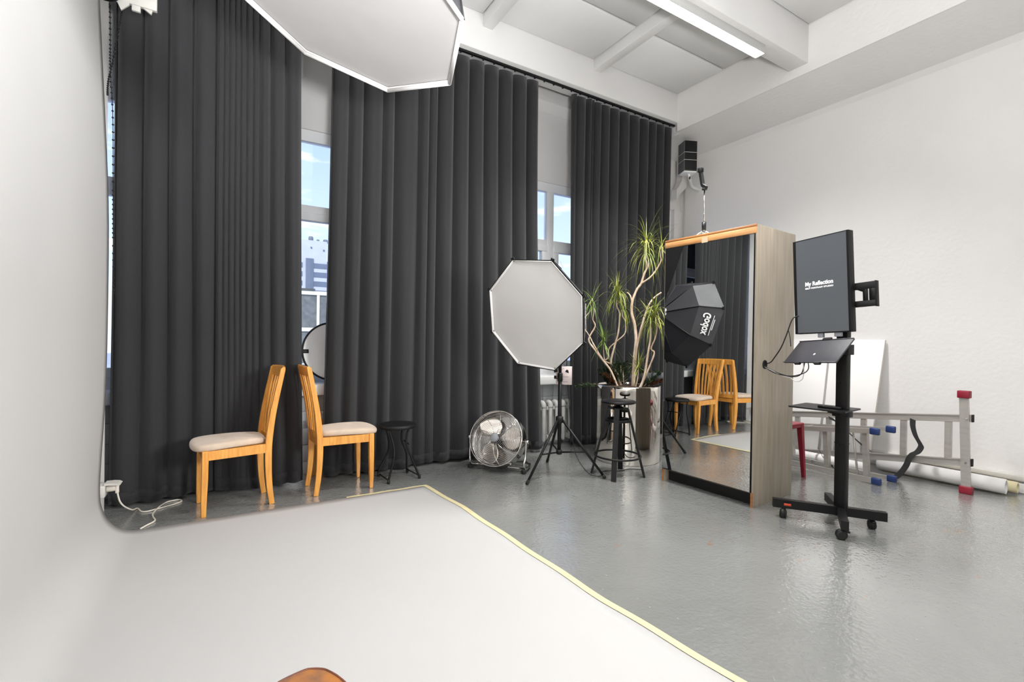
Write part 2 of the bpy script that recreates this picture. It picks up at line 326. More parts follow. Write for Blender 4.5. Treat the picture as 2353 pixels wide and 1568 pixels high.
# --- floor: glossy grey paint with an orange-peel skin, scuffs and chips
def floor_mat():
    m = bpy.data.materials.new('painted_floor'); m.use_nodes = True; t = m.node_tree; b = t.nodes['Principled BSDF']
    tc = N(t, 'ShaderNodeTexCoord')
    def noise(sc, det, dist=0.0, st=None):
        n = N(t, 'ShaderNodeTexNoise'); n.inputs['Scale'].default_value = sc; n.inputs['Detail'].default_value = det; n.inputs['Distortion'].default_value = dist
        if st:
            mp = N(t, 'ShaderNodeMapping'); mp.inputs['Scale'].default_value = st; t.links.new(tc.outputs['Object'], mp.inputs[0]); t.links.new(mp.outputs[0], n.inputs['Vector'])
        else: t.links.new(tc.outputs['Object'], n.inputs['Vector'])
        return n
    def ramp(src, p0, c0, p1, c1):
        r = N(t, 'ShaderNodeValToRGB'); r.color_ramp.elements[0].position = p0; r.color_ramp.elements[0].color = c0
        r.color_ramp.elements[1].position = p1; r.color_ramp.elements[1].color = c1; t.links.new(src, r.inputs[0]); return r
    base = ramp(noise(0.9, 5, 0.5).outputs[0], 0.35, lin((124, 125, 123)), 0.68, lin((137, 139, 137)))
    # brown scuffs near the windows
    sc = noise(5.5, 6, 0.8, (0.5, 1.6, 1)); scr = ramp(sc.outputs[0], 0.655, (0, 0, 0, 1), 0.70, (1, 1, 1, 1))
    big = noise(0.8, 2); bigr = ramp(big.outputs[0], 0.46, (0, 0, 0, 1), 0.60, (1, 1, 1, 1))
    mul = N(t, 'ShaderNodeMath', operation='MULTIPLY'); t.links.new(scr.outputs[0], mul.inputs[0]); t.links.new(bigr.outputs[0], mul.inputs[1])
    mul2 = N(t, 'ShaderNodeMath', operation='MULTIPLY'); t.links.new(mul.outputs[0], mul2.inputs[0]); mul2.inputs[1].default_value = 0.55
    m1 = N(t, 'ShaderNodeMixRGB'); m1.inputs[2].default_value = lin((150, 112, 76)); t.links.new(mul2.outputs[0], m1.inputs[0]); t.links.new(base.outputs[0], m1.inputs[1])
    # pale chips
    vo = N(t, 'ShaderNodeTexVoronoi'); vo.inputs['Scale'].default_value = 17.0; mpv = N(t, 'ShaderNodeMapping'); mpv.inputs['Scale'].default_value = (1, 0.6, 1)
    t.links.new(tc.outputs['Object'], mpv.inputs[0]); t.links.new(mpv.outputs[0], vo.inputs['Vector'])
    vr = ramp(vo.outputs['Distance'], 0.03, (1, 1, 1, 1), 0.07, (0, 0, 0, 1)); sel = ramp(noise(2.2, 2).outputs[0], 0.5, (0, 0, 0, 1), 0.6, (1, 1, 1, 1))
    mu3 = N(t, 'ShaderNodeMath', operation='MULTIPLY'); t.links.new(vr.outputs[0], mu3.inputs[0]); t.links.new(sel.outputs[0], mu3.inputs[1])
    mu4 = N(t, 'ShaderNodeMath', operation='MULTIPLY'); t.links.new(mu3.outputs[0], mu4.inputs[0]); mu4.inputs[1].default_value = 0.5
    m2 = N(t, 'ShaderNodeMixRGB'); m2.inputs[2].default_value = lin((205, 205, 202)); t.links.new(mu4.outputs[0], m2.inputs[0]); t.links.new(m1.outputs[0], m2.inputs[1])
    t.links.new(m2.outputs[0], b.inputs['Base Color'])
    rr = ramp(noise(1.6, 4).outputs[0], 0.3, (0.09,)*3+(1,), 0.7, (0.17,)*3+(1,)); t.links.new(rr.outputs[0], b.inputs['Roughness'])
    b.inputs['Specular IOR Level'].default_value = 1.0; b.inputs['Coat Weight'].default_value = 0.7; b.inputs['Coat Roughness'].default_value = 0.06; b.inputs['Coat IOR'].default_value = 1.6
    h1 = noise(46, 2); h2 = noise(9, 3, 0.3)
    ad = N(t, 'ShaderNodeMath', operation='MULTIPLY_ADD'); t.links.new(h2.outputs[0], ad.inputs[0]); ad.inputs[1].default_value = 1.2; t.links.new(h1.outputs[0], ad.inputs[2])
    bp = N(t, 'ShaderNodeBump'); bp.inputs['Strength'].default_value = 0.45; bp.inputs['Distance'].default_value = 0.006
    t.links.new(ad.outputs[0], bp.inputs['Height']); t.links.new(bp.outputs[0], b.inputs['Normal']); t.links.new(bp.outputs[0], b.inputs['Coat Normal'])
    return m
struct('floor', MB().box((-1.0, YN, -0.12), (5.95, 4.98, 0)), floor_mat())

# --- ceiling: slab with ribs, a deep cross beam, and recessed panels
ceil = struct('ceiling', MB().box((-1.0, YN, ZC+0.03), (6.0, 5.0, ZC+0.2)), m_ceil)
struct('deep_beam', MB().rbox((-0.74, 2.575, 4.073), (4.99, 2.765, ZC+0.04), 0.006), m_ceil, ceil)
struct('deep_beam', MB().rbox((-0.74, -0.75, 4.073), (4.99, -0.56, ZC+0.04), 0.006), m_ceil, ceil)
RX = [3.557, 2.13, 0.70, -0.73]
for (y0, y1) in ((2.765, 4.19), (-0.56, 2.575), (YN, -0.75)):
    for rx in RX[:3]:
        struct('rib', MB().rbox((rx, y0, 4.335), (rx+0.107, y1, ZC+0.04), 0.006), m_ceil, ceil)
cell = [(3.664, 4.985), (2.237, 3.557), (0.807, 2.13), (-0.62, 0.70)]
rows = [(2.765, 3.515), (3.53, 4.19), (1.55, 2.575), (0.50, 1.53), (-0.56, 0.48), (-2.0, -0.75), (-3.3, -2.02)]
for (y0, y1) in rows:
    for (x0, x1) in cell:
        struct('ceiling_panel', MB().rbox((x0+0.004, y0+0.004, ZC), (x1-0.008, y1-0.004, ZC+0.025), 0.004, 1), m_panel, ceil)

# --- right wall: lower face, sloping soffit, and the deep upper beam
wr = struct('wall_right', MB().prism([(5.78, 0), (5.78, 3.86), (5.73, 3.905), (5.95, 3.92), (5.95, 0)], YN, 4.98, axis=1), m_wall)
struct('soffit', MB().prism([(5.73, 3.905), (4.99, 3.982), (4.99, 4.06), (5.95, 4.06), (5.95, 3.905)], YN, 4.195, axis=1), m_wall, wr)
struct('soffit', MB().prism([(5.73, 3.905), (5.06, 3.975), (5.06, 4.094), (5.95, 4.094), (5.95, 3.905)], 4.195, 4.98, axis=1), m_wall, wr)
struct('upper_beam', MB().prism([(4.987, 3.980), (4.987, 4.6), (5.95, 4.6), (5.95, 3.985)], YN, 4.20, axis=1), m_wall, wr)
struct('upper_return', MB().box((5.78, 4.19, 3.86), (5.95, 4.98, 4.6)), m_wall, wr)
# --- window wall
wf = struct('wall_far', MB().box((-1.05, 4.62, 0), (5.95, 4.98, 0.72)), m_wall)
struct('head_wall', MB().prism([(4.78, 3.18), (4.78, 4.03), (4.70, 4.12), (4.70, 4.6), (4.98, 4.6), (4.98, 3.18)], -1.05, 5.95, axis=0), m_wall, wf)
struct('window_beam', MB().rbox((-0.9, 4.19, 4.095), (5.95, 4.42, 4.6), 0.008), m_ceil, wf)
struct('pier', MB().box((5.60, 4.74, 0.72), (5.95, 4.98, 3.18)), m_wall, wf)
struct('pier', MB().prism([(5.55, 3.31), (5.765, 3.52), (5.77, 3.56), (5.765, 3.88), (5.70, 3.97), (5.66, 3.96), (5.66, 3.60), (5.60, 3.50), (5.55, 3.45)], 4.66, 4.76, axis=1), m_wall, wf)
# --- left wall with the window niche, near wall
struct('wall_left', MB().box((-1.0, YN, 0), (XL, 4.30, 4.6)).box((-1.2, 4.30, 0), (-1.0, 4.98, 4.6)), m_wall)
struct('wall_near', MB().box((-1.0, YN-0.15, 0), (5.95, YN, 4.6)), m_wall)
# tiles on the parapet, where the gaps between the curtains show them
def tiles(x0, x1, rows):
    me = None
    for j in rows:
        n = int(round((x1-x0)/0.152))
        for i in range(n):
            ox = x0 + i*0.152; oz = 0.715 - (j+1)*0.152
            if me is None:
                t = link('tile', MB().rbox((0.0015, -0.012, 0.0015), (0.1505, 0.0, 0.1505), 0.002, 1), m_tile, wf); me = t.data
            else:
                t = bpy.data.objects.new('tile', me); COL.objects.link(t); t.parent = wf
            t.location = (ox, 4.618, oz)
tiles(-0.95, -0.5, range(5)); tiles(0.40, 1.0, range(5)); tiles(2.75, 3.65, range(5))
struct('grout', MB().box((-0.99, 4.6185, 0.0), (5.7, 4.6205, 0.715)), m_grout, wf)
struct('window_sill', MB().rbox((-1.0, 4.44, 0.72), (5.6, 4.84, 0.82), 0.012, 3), m_white, wf)
# --- windows
def glass_mat():
    m = bpy.data.materials.new('window_glass'); m.use_nodes = True; t = m.node_tree; t.nodes.clear()
    o = N(t, 'ShaderNodeOutputMaterial'); mx = N(t, 'ShaderNodeMixShader'); tr = N(t, 'ShaderNodeBsdfTransparent'); gl = N(t, 'ShaderNodeBsdfGlossy')
    gl.inputs['Roughness'].default_value = 0.02; fr = N(t, 'ShaderNodeFresnel'); fr.inputs[0].default_value = 1.25
    t.links.new(fr.outputs[0], mx.inputs[0]); t.links.new(tr.outputs[0], mx.inputs[1]); t.links.new(gl.outputs[0], mx.inputs[2]); t.links.new(mx.outputs[0], o.inputs[0])
    return m
m_glass = glass_mat()
def window(name, xs):
    y0, y1 = 4.80, 4.87
    w = struct(name, MB().box((xs[0]-0.05, y0, 0.82), (xs[-1]+0.05, y1, 0.90)).box((xs[0]-0.05, y0, 3.075), (xs[-1]+0.05, y1, 3.18))
               .box((xs[0]-0.05, y0, 0.9), (xs[0]+0.05, y1, 3.075)).box((xs[-1]-0.05, y0, 0.9), (xs[-1]+0.05, y1, 3.075)), m_frame)
    for x in xs[1:-1]: struct('mullion', MB().rbox((x-0.05, y0-0.005, 0.9), (x+0.05, y1, 3.075), 0.006), m_frame, w)
    for i in range(len(xs)-1):
        a, b = xs[i]+0.05, xs[i+1]-0.05
        struct('transom', MB().rbox((a, y0-0.003, 2.39), (b, y1, 2.475), 0.005), m_frame, w)
        s = 0.075; z0, z1 = 0.9, 2.405
        sash = MB().rbox((a, y0-0.018, z0), (b, y1-0.01, z0+s), 0.006).rbox((a, y0-0.018, z1-s), (b, y1-0.01, z1), 0.006)
        sash.rbox((a, y0-0.018, z0+s), (a+s, y1-0.01, z1-s), 0.006).rbox((b-s, y0-0.018, z0+s), (b, y1-0.01, z1-s), 0.006)
        struct('sash', sash, m_frame, w)
        struct('pane', MB().box((a+s, 4.83, z0+s), (b-s, 4.834, z1-s)), m_glass, w)
        struct('pane', MB().box((a, 4.83, 2.475), (b, 4.834, 3.075)), m_glass, w)
window('window_1', [-0.97, 0.13, 1.23, 2.27])
window('window_2', [2.38, 3.413, 4.5, 5.55])
# --- skirting and cable trunking along the right wall
struct('baseboard_right', MB().rbox((5.745, YN+0.02, 0), (5.785, 4.6, 0.085), 0.006), m_wall)
struct('trim_1', MB().rbox((5.735, YN+0.02, 0.100), (5.785, 4.6, 0.150), 0.010, 3), m_plast_g)
struct('trim_2', MB().tube([(5.765, 4.70, 0.2), (5.765, 4.70, 3.75)], 0.012, 8), m_plast_g, label='thin pale conduit pipe in the far corner')

# ================================================================== lamp fixture on the deep beam
def lamp_fixture(x0, x1, yc, label):
    T = Thing('ceiling_lamp', label, 'lamp', (x1, yc, 4.073))
    y0, y1 = yc-0.05, yc+0.05
    T.part('housing', MB().rbox((x0, y0, 4.003), (x1, y1, 4.0725), 0.004).box((x0, y0, 3.992), (x1, y0+0.004, 4.004)).box((x0, y1-0.004, 3.992), (x1, y1, 4.004)).box((x1-0.004, y0, 3.992), (x1, y1, 4.004)), mat('lamp_housing', (188, 188, 186), 0.5))
    T.part('lit_diffuser', MB().box((x0+0.01, y0+0.006, 3.999), (x1-0.006, y1-0.006, 4.0029)), mat('lit_diffuser', (255, 252, 246), 0.5, emit=(255, 252, 246), estr=4.0))
    lv = MB(); n = int((x1-x0)/0.04)
    for i in range(n): x = x0+0.02+i*0.04; lv.box((x, y0+0.004, 3.993), (x+0.002, y1-0.004, 3.999))
    T.part('louver', lv, m_white, kind='stuff')
    return T
lamp_fixture(2.30, 4.345, 2.685, 'long lit linear ceiling lamp under the deep white beam')

# ================================================================== curtains and track
T = Thing('curtain_track', 'thin black curtain track fixed under the white window beam', 'curtain track', (2.1, 4.27, 4.0745))
T.part('rail', MB().rbox((-0.73, 4.255, 4.074), (5.02, 4.285, 4.0945), 0.003), m_black)
gl = MB()
for i in range(46): x = -0.70 + i*0.125; gl.box((x, 4.262, 4.058), (x+0.012, 4.278, 4.0745))
T.part('glider', gl, m_black, kind='stuff')
def curtain(label, x0, x1, creases, yb, hem, seed, xb0=None, xb1=None, amp_t=0.055, amp_b=0.03, ztop=4.066):
    rnd = random.Random(seed)
    xb0 = x0 if xb0 is None else xb0; xb1 = x1 if xb1 is None else xb1
    cs = sorted([c for c in creases if x0 < c < x1]); cs = [x0] + cs + [x1]
    nu = max(60, len(cs)*14); nv = 36
    wob = [rnd.uniform(0.6, 1.25) for _ in cs]; hz = [rnd.uniform(-0.012, 0.012) for _ in range(8)]
    def fn(u, v):
        x = x0 + (x1-x0)*u
        k = max(i for i in range(len(cs)-1) if cs[i] <= x + 1e-9)
        f = (x-cs[k])/(cs[k+1]-cs[k]); wd = cs[k+1]-cs[k]
        # a soft rounded roll between creases: the crease lies back, the roll comes forward
        s = 0.5-0.5*math.cos(2*PI*f)
        fade = 1-v
        ff = fade**1.3
        a = (amp_t*ff*min(1.0, wd/0.075) + amp_b*(1-ff)*min(1.0, (wd/0.13)**2)*wob[k])
        lean = -min(0.03, wd*0.22)*(math.sin(2*PI*f)*0.75 + s*0.5)*(ff*0.75+0.25)
        y = 4.30*fade + (yb(x))*(1-fade) - a*(2*s-1) + 0.012*math.sin(x*7.1+v*3.0)*v
        xx = x + lean + ((xb0-x0)*(1-u) + (xb1-x1)*u)*(v**1.6)
        dip = 0.040*(s**1.5)*min(1.0, wd/0.13)
        zt = ztop - dip
        h = hem(x) + hz[int(u*7.99)]*0.3 + 0.006*math.sin(x*9+seed)
        return (xx, y, zt*fade + h*v)
    mb = MB().grid(nu, nv, fn)
    ob = solo('curtain', mb, m_curt, label, 'curtain', (x0, 4.3, 0), group='black curtains across the window wall')
    so = ob.modifiers.new('cloth', 'SOLIDIFY'); so.thickness = 0.004; so.offset = 0
    hemb = MB()
    pts = [fn(i/120, 1.0) for i in range(121)]
    hemb.grid(120, 1, lambda u, v: (pts[int(round(u*120))][0], pts[int(round(u*120))][1]-0.004, pts[int(round(u*120))][2]+0.0+0.09*v))
    h = link('hem', hemb, m_curt, ob, (x0, 4.3, 0)); sh = h.modifiers.new('cloth', 'SOLIDIFY'); sh.thickness = 0.003
    return ob
curtain('leftmost black curtain, hanging behind the chair that faces left', -0.70, 0.50, D['cr1'], lambda x: 4.33-0.07*max(0, (x+0.2))-0.0, lambda x: 0.025, 3, xb0=-0.72, xb1=0.545)
c2 = D['cr2']
curtain('black curtain behind the small folding stool and right-facing chair', 0.745, 1.642, [c for c in c2 if c < 1.6], lambda x: 4.345, lambda x: 0.022, 5, xb0=0.70, xb1=1.642)
curtain('widest black curtain, hanging behind the chrome floor fan', 1.63, 2.89, [c for c in c2 if c > 1.66], lambda x: 4.355-0.05*(x-1.6), lambda x: 0.035, 8, xb0=1.63, xb1=2.985)
curtain('rightmost black curtain, behind the tall planter and the mirror wardrobe', 3.355, 5.0, D['cr3'], lambda x: 4.31, lambda x: 0.03, 11, xb0=3.40, xb1=4.97, amp_b=0.04)

# ================================================================== radiators under the sill
def radiator(x0, n, label):
    T = Thing('radiator', label, 'radiator', (x0, 4.54, 0.0))
    prof = [(0.035, 0.06), (0.040, 0.075), (0.040, 0.46), (0.034, 0.485), (0.02, 0.50)]
    me = None
    for i in range(n):
        x = x0 + 0.095*i + 0.045
        if me is None:
            mb = MB()
            for dy in (-0.042, 0.042):
                mb.lathe([(0.016, 0.05), (0.024, 0.065), (0.024, 0.46), (0.016, 0.485)], 10, Matrix.Translation((0, dy, 0)))
            mb.tube(smooth_path([(0, -0.042, 0.45), (0, -0.036, 0.485), (0, -0.018, 0.50), (0, 0.018, 0.50), (0, 0.036, 0.485), (0, 0.042, 0.45)], 4), 0.030, 10)
            mb.box((-0.038, -0.035, 0.07), (0.038, 0.035, 0.12)); mb.box((-0.044, -0.03, 0.42), (0.044, 0.03, 0.46))
            s = link('section', mb, mat('radiator_paint', (214, 214, 210), 0.4, var=0.06, vscale=9), T.o); me = s.data
        else:
            s = bpy.data.objects.new('section', me); COL.objects.link(s); s.parent = T.o
        s.location = (x-x0, 0, 0)
    T.part('foot', MB().rbox((x0+0.02, 4.49, 0), (x0+0.06, 4.59, 0.08), 0.004), m_wall)
    T.part('foot', MB().rbox((x0+0.095*n-0.06, 4.49, 0), (x0+0.095*n-0.02, 4.59, 0.08), 0.004), m_wall)
    return T
radiator(2.72, 10, 'pale ribbed radiator under the sill behind the softbox stand')

# ================================================================== white paper backdrop on its roller
PW = (0.20, 3.765)
prof = [(-0.692, 3.37), (-0.690, 3.27), (-0.664, 2.67), (-0.640, 2.05), (-0.638, 1.42), (-0.645, 0.89), (-0.664, 0.45), (-0.668, 0.26), (-0.655, 0.165), (-0.625, 0.09), (-0.575, 0.035), (-0.51, 0.008), (-0.44, 0.003)]
pp_ = smooth_path([(x, 0, z) for x, z in prof], 4)
def edge_x(y):   # the right-hand end of the sheet on the floor
    pts = [(3.765, 1.42), (3.135, 1.487), (2.376, 1.518), (1.657, 1.55), (1.21, 1.597), (0.20, 1.70)]
    for (ya, xa), (yb_, xb_) in zip(pts, pts[1:]):
        if y >= yb_: t = (ya-y)/(ya-yb_); return xa + (xb_-xa)*t
    return pts[-1][1]
NP = len(pp_); NF = 26
def paper_fn(u, v):
    y = PW[0] + (PW[1]-PW[0])*u
    i = v*(NP-1+NF)
    if i <= NP-1:
        p = pp_[int(round(i))]; return (p.x, y, p.z)
    t = (i-(NP-1))/NF; x = -0.44 + (edge_x(y)+0.44)*t
    return (x, y, 0.003 + 0.0012*math.sin(x*4+y*2.3)*math.sin(PI*t))
T = TP = Thing('paper_backdrop', 'white seamless paper backdrop hanging on the left and sweeping over the floor', 'backdrop', (-0.69, 2.0, 0.0))
pap = T.part('paper_sheet', MB().grid(40, NP-1+NF, paper_fn), m_paper)
so = pap.modifiers.new('sheet', 'SOLIDIFY'); so.thickness = 0.0012; so.offset = 0
def tape_strip(fn, n=60): return MB().grid(n, 2, fn)
T.part('masking_tape', tape_strip(lambda u, v: (edge_x(0.2+3.55*u)-0.020+0.042*v + 0.004*math.sin(u*40), 0.22+3.55*u, 0.0062 if v < 0.4 else (0.0056 if v < 0.7 else 0.003))), m_tape, label='cream tape along the right edge of the sheet')
T.part('masking_tape', tape_strip(lambda u, v: (0.79+0.65*u, 3.742+0.042*v + 0.003*math.sin(u*17), 0.0060 if v < 0.7 else 0.003)), m_tape, label='cream tape along the far corner of the sheet')
# roller brackets fixed high on the left wall
T = Thing('backdrop_roller', 'white backdrop roller and black chain wheel fixed high on the left wall', 'backdrop roller', (-0.70, 3.85, 3.36))
TP.part('core_tube', MB().tube([(-0.695, 0.12, 3.37), (-0.695, 3.80, 3.37)], 0.034, 20), m_plast_g)
TP.part('paper_roll', MB().tube([(-0.675, 0.20, 3.385), (-0.675, 3.765, 3.385)], 0.052, 28), m_paper)
T.part('chain_wheel', MB().lathe([(0.055, 0), (0.080, 0.006), (0.070, 0.02), (0.080, 0.034), (0.055, 0.04)], 28, mtx_z((-0.672, 3.785, 3.383), (0, 1, 0))), m_blackp)
T.part('bracket', MB().prism([(-0.735, 3.42), (-0.62, 3.33), (-0.60, 3.285), (-0.56, 3.33), (-0.56, 3.46), (-0.735, 3.55)], 3.836, 3.848, axis=1), m_plast_g)
T.part('bracket', MB().rbox((-0.60, 3.84, 3.345), (-0.42, 3.87, 3.44), 0.004).rbox((-0.55, 3.845, 3.31), (-0.505, 3.865, 3.36), 0.003).prism([(-0.50, 3.35), (-0.45, 3.318), (-0.44, 3.36)], 3.85, 3.865, axis=1), m_plast_g)
T.part('second_wheel', MB().lathe([(0.045, 0), (0.06, 0.006), (0.05, 0.02), (0.06, 0.034)], 24, mtx_z((-0.47, 3.80, 3.47), (0, 1, 0))), m_blackp)
def bead_chain(pts, label):
    P = smooth_path(pts, 8); out = []; acc = 0; last = P[0]
    mb = MB().tube(P, 0.0022, 5)
    for a, b in zip(P, P[1:]):
        d = (b-a).length; n = max(1, int(d/0.028))
        for i in range(n): mb.sphere(a.lerp(b, i/n), 0.0065, 6)
    return solo('bead_chain', mb, m_blackp, label, 'chain', pts[0])
bead_chain([(-0.655, 3.84, 3.30), (-0.652, 3.84, 3.05), (-0.650, 3.84, 2.88), (-0.636, 3.84, 2.6), (-0.632, 3.84, 2.2), (-0.628, 3.84, 1.75), (-0.622, 3.84, 1.5)], 'long black bead chain hanging from the backdrop roller')
bead_chain([(-0.60, 3.865, 3.30), (-0.615, 3.865, 3.18), (-0.642, 3.865, 2.97), (-0.664, 3.865, 2.83), (-0.667, 3.865, 2.74)], 'short black bead chain looped beside the long chain')

# ================================================================== socket and lead on the left wall
T = Thing('wall_socket', 'pale grey socket box low on the left wall with its flap raised', 'socket', (-0.72, 4.10, 0.16))
T.part('box', MB().rbox((-0.738, 4.05, 0.155), (-0.695, 4.15, 0.235), 0.006), m_plast_g)
T.part('flap', MB().prism([(-0.70, 0.236), (-0.62, 0.226), (-0.615, 0.231), (-0.63, 0.241), (-0.66, 0.246), (-0.70, 0.246)], 4.055, 4.145, axis=1), m_plast_g)
T = Thing('power_lead', 'cream cable plugged into the wall socket and looped on the floor', 'cable', (-0.69, 4.10, 0.2))
T.part('plug', MB().lathe([(0.018, 0), (0.021, 0.003), (0.020, 0.035), (0.017, 0.048)], 18, mtx_z((-0.694, 4.10, 0.202), (1, 0, 0))).rbox((-0.648, 4.088, 0.165), (-0.628, 4.112, 0.222), 0.006), m_white_cr)
c = D['cord']
T.part('cord', MB().tube(smooth_path([(-0.636, 4.10, 0.17), (-0.632, 4.10, 0.14), (-0.622, 4.105, 0.10), (-0.60, 4.12, 0.06), (-0.565, 4.16, 0.02)] + [(x, min(y, 4.30), 0.006) for x, y, z in c[2:-1]] + [(-0.470, 3.775, 0.006)], 5), 0.0052, 8), m_cable)

# ================================================================== chairs
def make_chair():
    T = Thing('dining_chair', 'honey coloured wooden chair facing left, pale padded seat', 'chair', (0, 0, 0), 0, local=True)
    # rear posts: curved, one mesh per side (leg below, back post above)
    curve = [(-0.205, 0.0), (-0.188, 0.13), (-0.180, 0.25), (-0.178, 0.40), (-0.186, 0.52), (-0.203, 0.66), (-0.228, 0.80), (-0.252, 0.92), (-0.268, 1.0)]
    P = smooth_path([(x, 0, z) for x, z in curve], 4)
    for s in (1, -1):
        mb = MB(); n = len(P)
        yo = lambda z: s*(0.152 + 0.018*max(0, z-0.45)/0.55 + 0.004*max(0, 0.4-z))
        pts = [(p.x, yo(p.z), p.z) for p in P]
        tp = [0.82 + 0.22*min(1, p.z/0.35) if p.z < 0.45 else 1.04 - 0.26*(p.z-0.45)/0.55 for p in P]
        mb.sweep(pts, 0.028, 0.044, (1, 0, 0), tp)
        o = T.part('rear_leg', mb, m_oak); b = o.modifiers.new('round', 'BEVEL'); b.width = 0.004; b.segments = 2; b.limit_method = 'ANGLE'
    for s in (1, -1):
        mb = MB(); mb.sweep([(0.222, s*0.176, 0), (0.222, s*0.178, 0.1), (0.219, s*0.180, 0.25), (0.216, s*0.182, 0.452)], 0.040, 0.040, (1, 0, 0), [0.72, 0.85, 0.97, 1.0])
        o = T.part('front_leg', mb, m_oak); b = o.modifiers.new('round', 'BEVEL'); b.width = 0.005; b.segments = 2; b.limit_method = 'ANGLE'
    ap = MB()
    for s in (1, -1): ap.bar((-0.165, s*0.152, 0.418), (0.20, s*0.180, 0.418), 0.022, 0.064)
    ap.bar((0.219, -0.165, 0.418), (0.219, 0.165, 0.418), 0.022, 0.064); ap.bar((-0.182, -0.14, 0.418), (-0.182, 0.14, 0.418), 0.022, 0.064)
    T.part('apron', ap, m_oak)
    # padded seat, wider at the front and domed
    bm = bmesh.new(); out = [(-0.170, 0.138), (-0.05, 0.165), (0.10, 0.19), (0.22, 0.198), (0.272, 0.175), (0.292, 0.09), (0.296, 0.0)]
    ring = [Vector((x, y, 0)) for x, y in out] + [Vector((x, -y, 0)) for x, y in reversed(out[:-1])]
    ring += [Vector((-0.176, -0.07, 0)), Vector((-0.176, 0.07, 0))]
    mb = MB(); lv = [(0.93, 0.448), (0.985, 0.453), (1.0, 0.464), (1.0, 0.478), (0.98, 0.490), (0.93, 0.497), (0.72, 0.503), (0.40, 0.506), (0.02, 0.506)]
    cx = 0.06; n = len(ring); vs = []
    for k, z in lv:
        for p in ring: vs.append((cx+(p.x-cx)*k, p.y*k, z - (0.003 if k < 0.5 else 0) + 0.006*math.cos(p.x*9)))
    fs = [(i*n+j, i*n+(j+1) % n, (i+1)*n+(j+1) % n, (i+1)*n+j) for i in range(len(lv)-1) for j in range(n)]
    fs += [tuple(reversed(range(n))), tuple(range((len(lv)-1)*n, len(lv)*n))]
    mb.add(vs, fs, True); st = T.part('seat_cushion', mb, m_cush); ss = st.modifiers.new('soft', 'SUBSURF'); ss.levels = 1; ss.render_levels = 1
    # curved top rail
    tr = MB()
    def rail(u, v):
        y = -0.176 + 0.352*u; bow = 0.022*(1-(2*u-1)**2)
        a = 2*PI*v; dx, dz = 0.013*math.cos(a), 0.0
        sec = [(-0.012, -0.036), (0.012, -0.036), (0.014, 0.03), (0.006, 0.040), (-0.008, 0.040), (-0.014, 0.03)]
        q = sec[int(round(v*6)) % 6]; zc = 0.972; zz = zc + q[1]; xx = -0.262 - bow + q[0] - (q[1])*0.25
        return (xx, y, zz + 0.004*(1-(2*u-1)**2))
    tr.grid(12, 6, rail, smooth=False)
    tr.add([rail(0, k/6) for k in range(6)], [tuple(range(6))]); tr.add([rail(1, k/6) for k in range(6)], [tuple(range(6))])
    T.part('top_rail', tr, m_oak)
    T.part('lower_rail', MB().sweep([(-0.190-0.012*(1-(y/0.15)**2), y, 0.475) for y in (-0.15, -0.075, 0, 0.075, 0.15)], 0.05, 0.020, (1, 0, 0)), m_oak)
    for k in range(6):
        f = (k-2.5)/2.5; y0, y1 = f*0.108, f*0.133
        pts = []
        for z in (0.485, 0.58, 0.68, 0.78, 0.88, 0.95):
            t = (z-0.485)/0.465; base = -0.196 - 0.062*t - 0.012*math.sin(PI*t)*(-1) - 0.012*(1-t)*(1-(f)**2) - 0.02*t*(1-f*f)
            pts.append((base, y0+(y1-y0)*t, z))
        T.part('slat', MB().sweep(smooth_path(pts, 2), 0.020, 0.011, (1, 0, 0)), m_oak)
    return T.o
def dup(root, loc, rz, label, group=None):
    r = root.copy(); COL.objects.link(r); r.location = loc; r.rotation_euler = (0, 0, rz); r['label'] = label
    if group: r['group'] = group
    for ch in list(root.children):
        c = ch.copy(); COL.objects.link(c); c.parent = r
        for g in list(ch.children):
            d = g.copy(); COL.objects.link(d); d.parent = c
    return r
ch = make_chair(); ch['group'] = 'honey wood dining chairs by the curtains'
ch.location = (0.062, 4.025, 0.0); ch.rotation_euler = (0, 0, R(187.0))
dup(ch, (0.785, 4.088, 0), R(4.0), 'honey coloured wooden chair facing right, back to the other chair', 'honey wood dining chairs by the curtains')

# ================================================================== small folding stool
T = Thing('folding_stool', 'small black round folding stool beside the right-facing chair', 'stool', (1.285, 4.08, 0))
T.part('seat', MB().lathe([(0.10, 0.447), (0.148, 0.450), (0.157, 0.460), (0.158, 0.474), (0.150, 0.484), (0.10, 0.487), (0.0001, 0.486)], 36, Matrix.Translation((1.285, 4.08, 0))), m_blackp)
for a, b in (((1.185, 3.985, 0.447), (1.173, 3.955, 0)), ((1.205, 4.17, 0.447), (1.156, 4.212, 0))):
    for (p, q, kx) in ((a, b, 1),):
        mid = (p[0]+0.035, (p[1]+q[1])/2, 0.30)
        T.part('leg', MB().tube(smooth_path([p, (p[0]+0.012, p[1], 0.40), mid, (p[0]+0.03, q[1], 0.2), (q[0]+0.004, q[1], 0.05), q], 4), 0.0095, 8), m_black)
for a, b in (((1.36, 3.99, 0.447), (1.457, 3.985, 0)), ((1.375, 4.165, 0.447), (1.425, 4.215, 0))):
    T.part('leg', MB().tube(smooth_path([a, (a[0]-0.02, a[1], 0.40), (a[0]-0.022, a[1], 0.31), (a[0]+0.02, a[1], 0.2), (b[0]-0.008, b[1], 0.03), b], 4), 0.0095, 8), m_black)
for a, b in (((1.183, 3.955, 0.02), (1.166, 4.212, 0.02)), ((1.448, 3.985, 0.03), (1.42, 4.215, 0.03)), ((1.36, 3.99, 0.31), (1.375, 4.165, 0.31))): T.part('cross_bar', MB().rod(a, b, 0.006, 8), m_black)
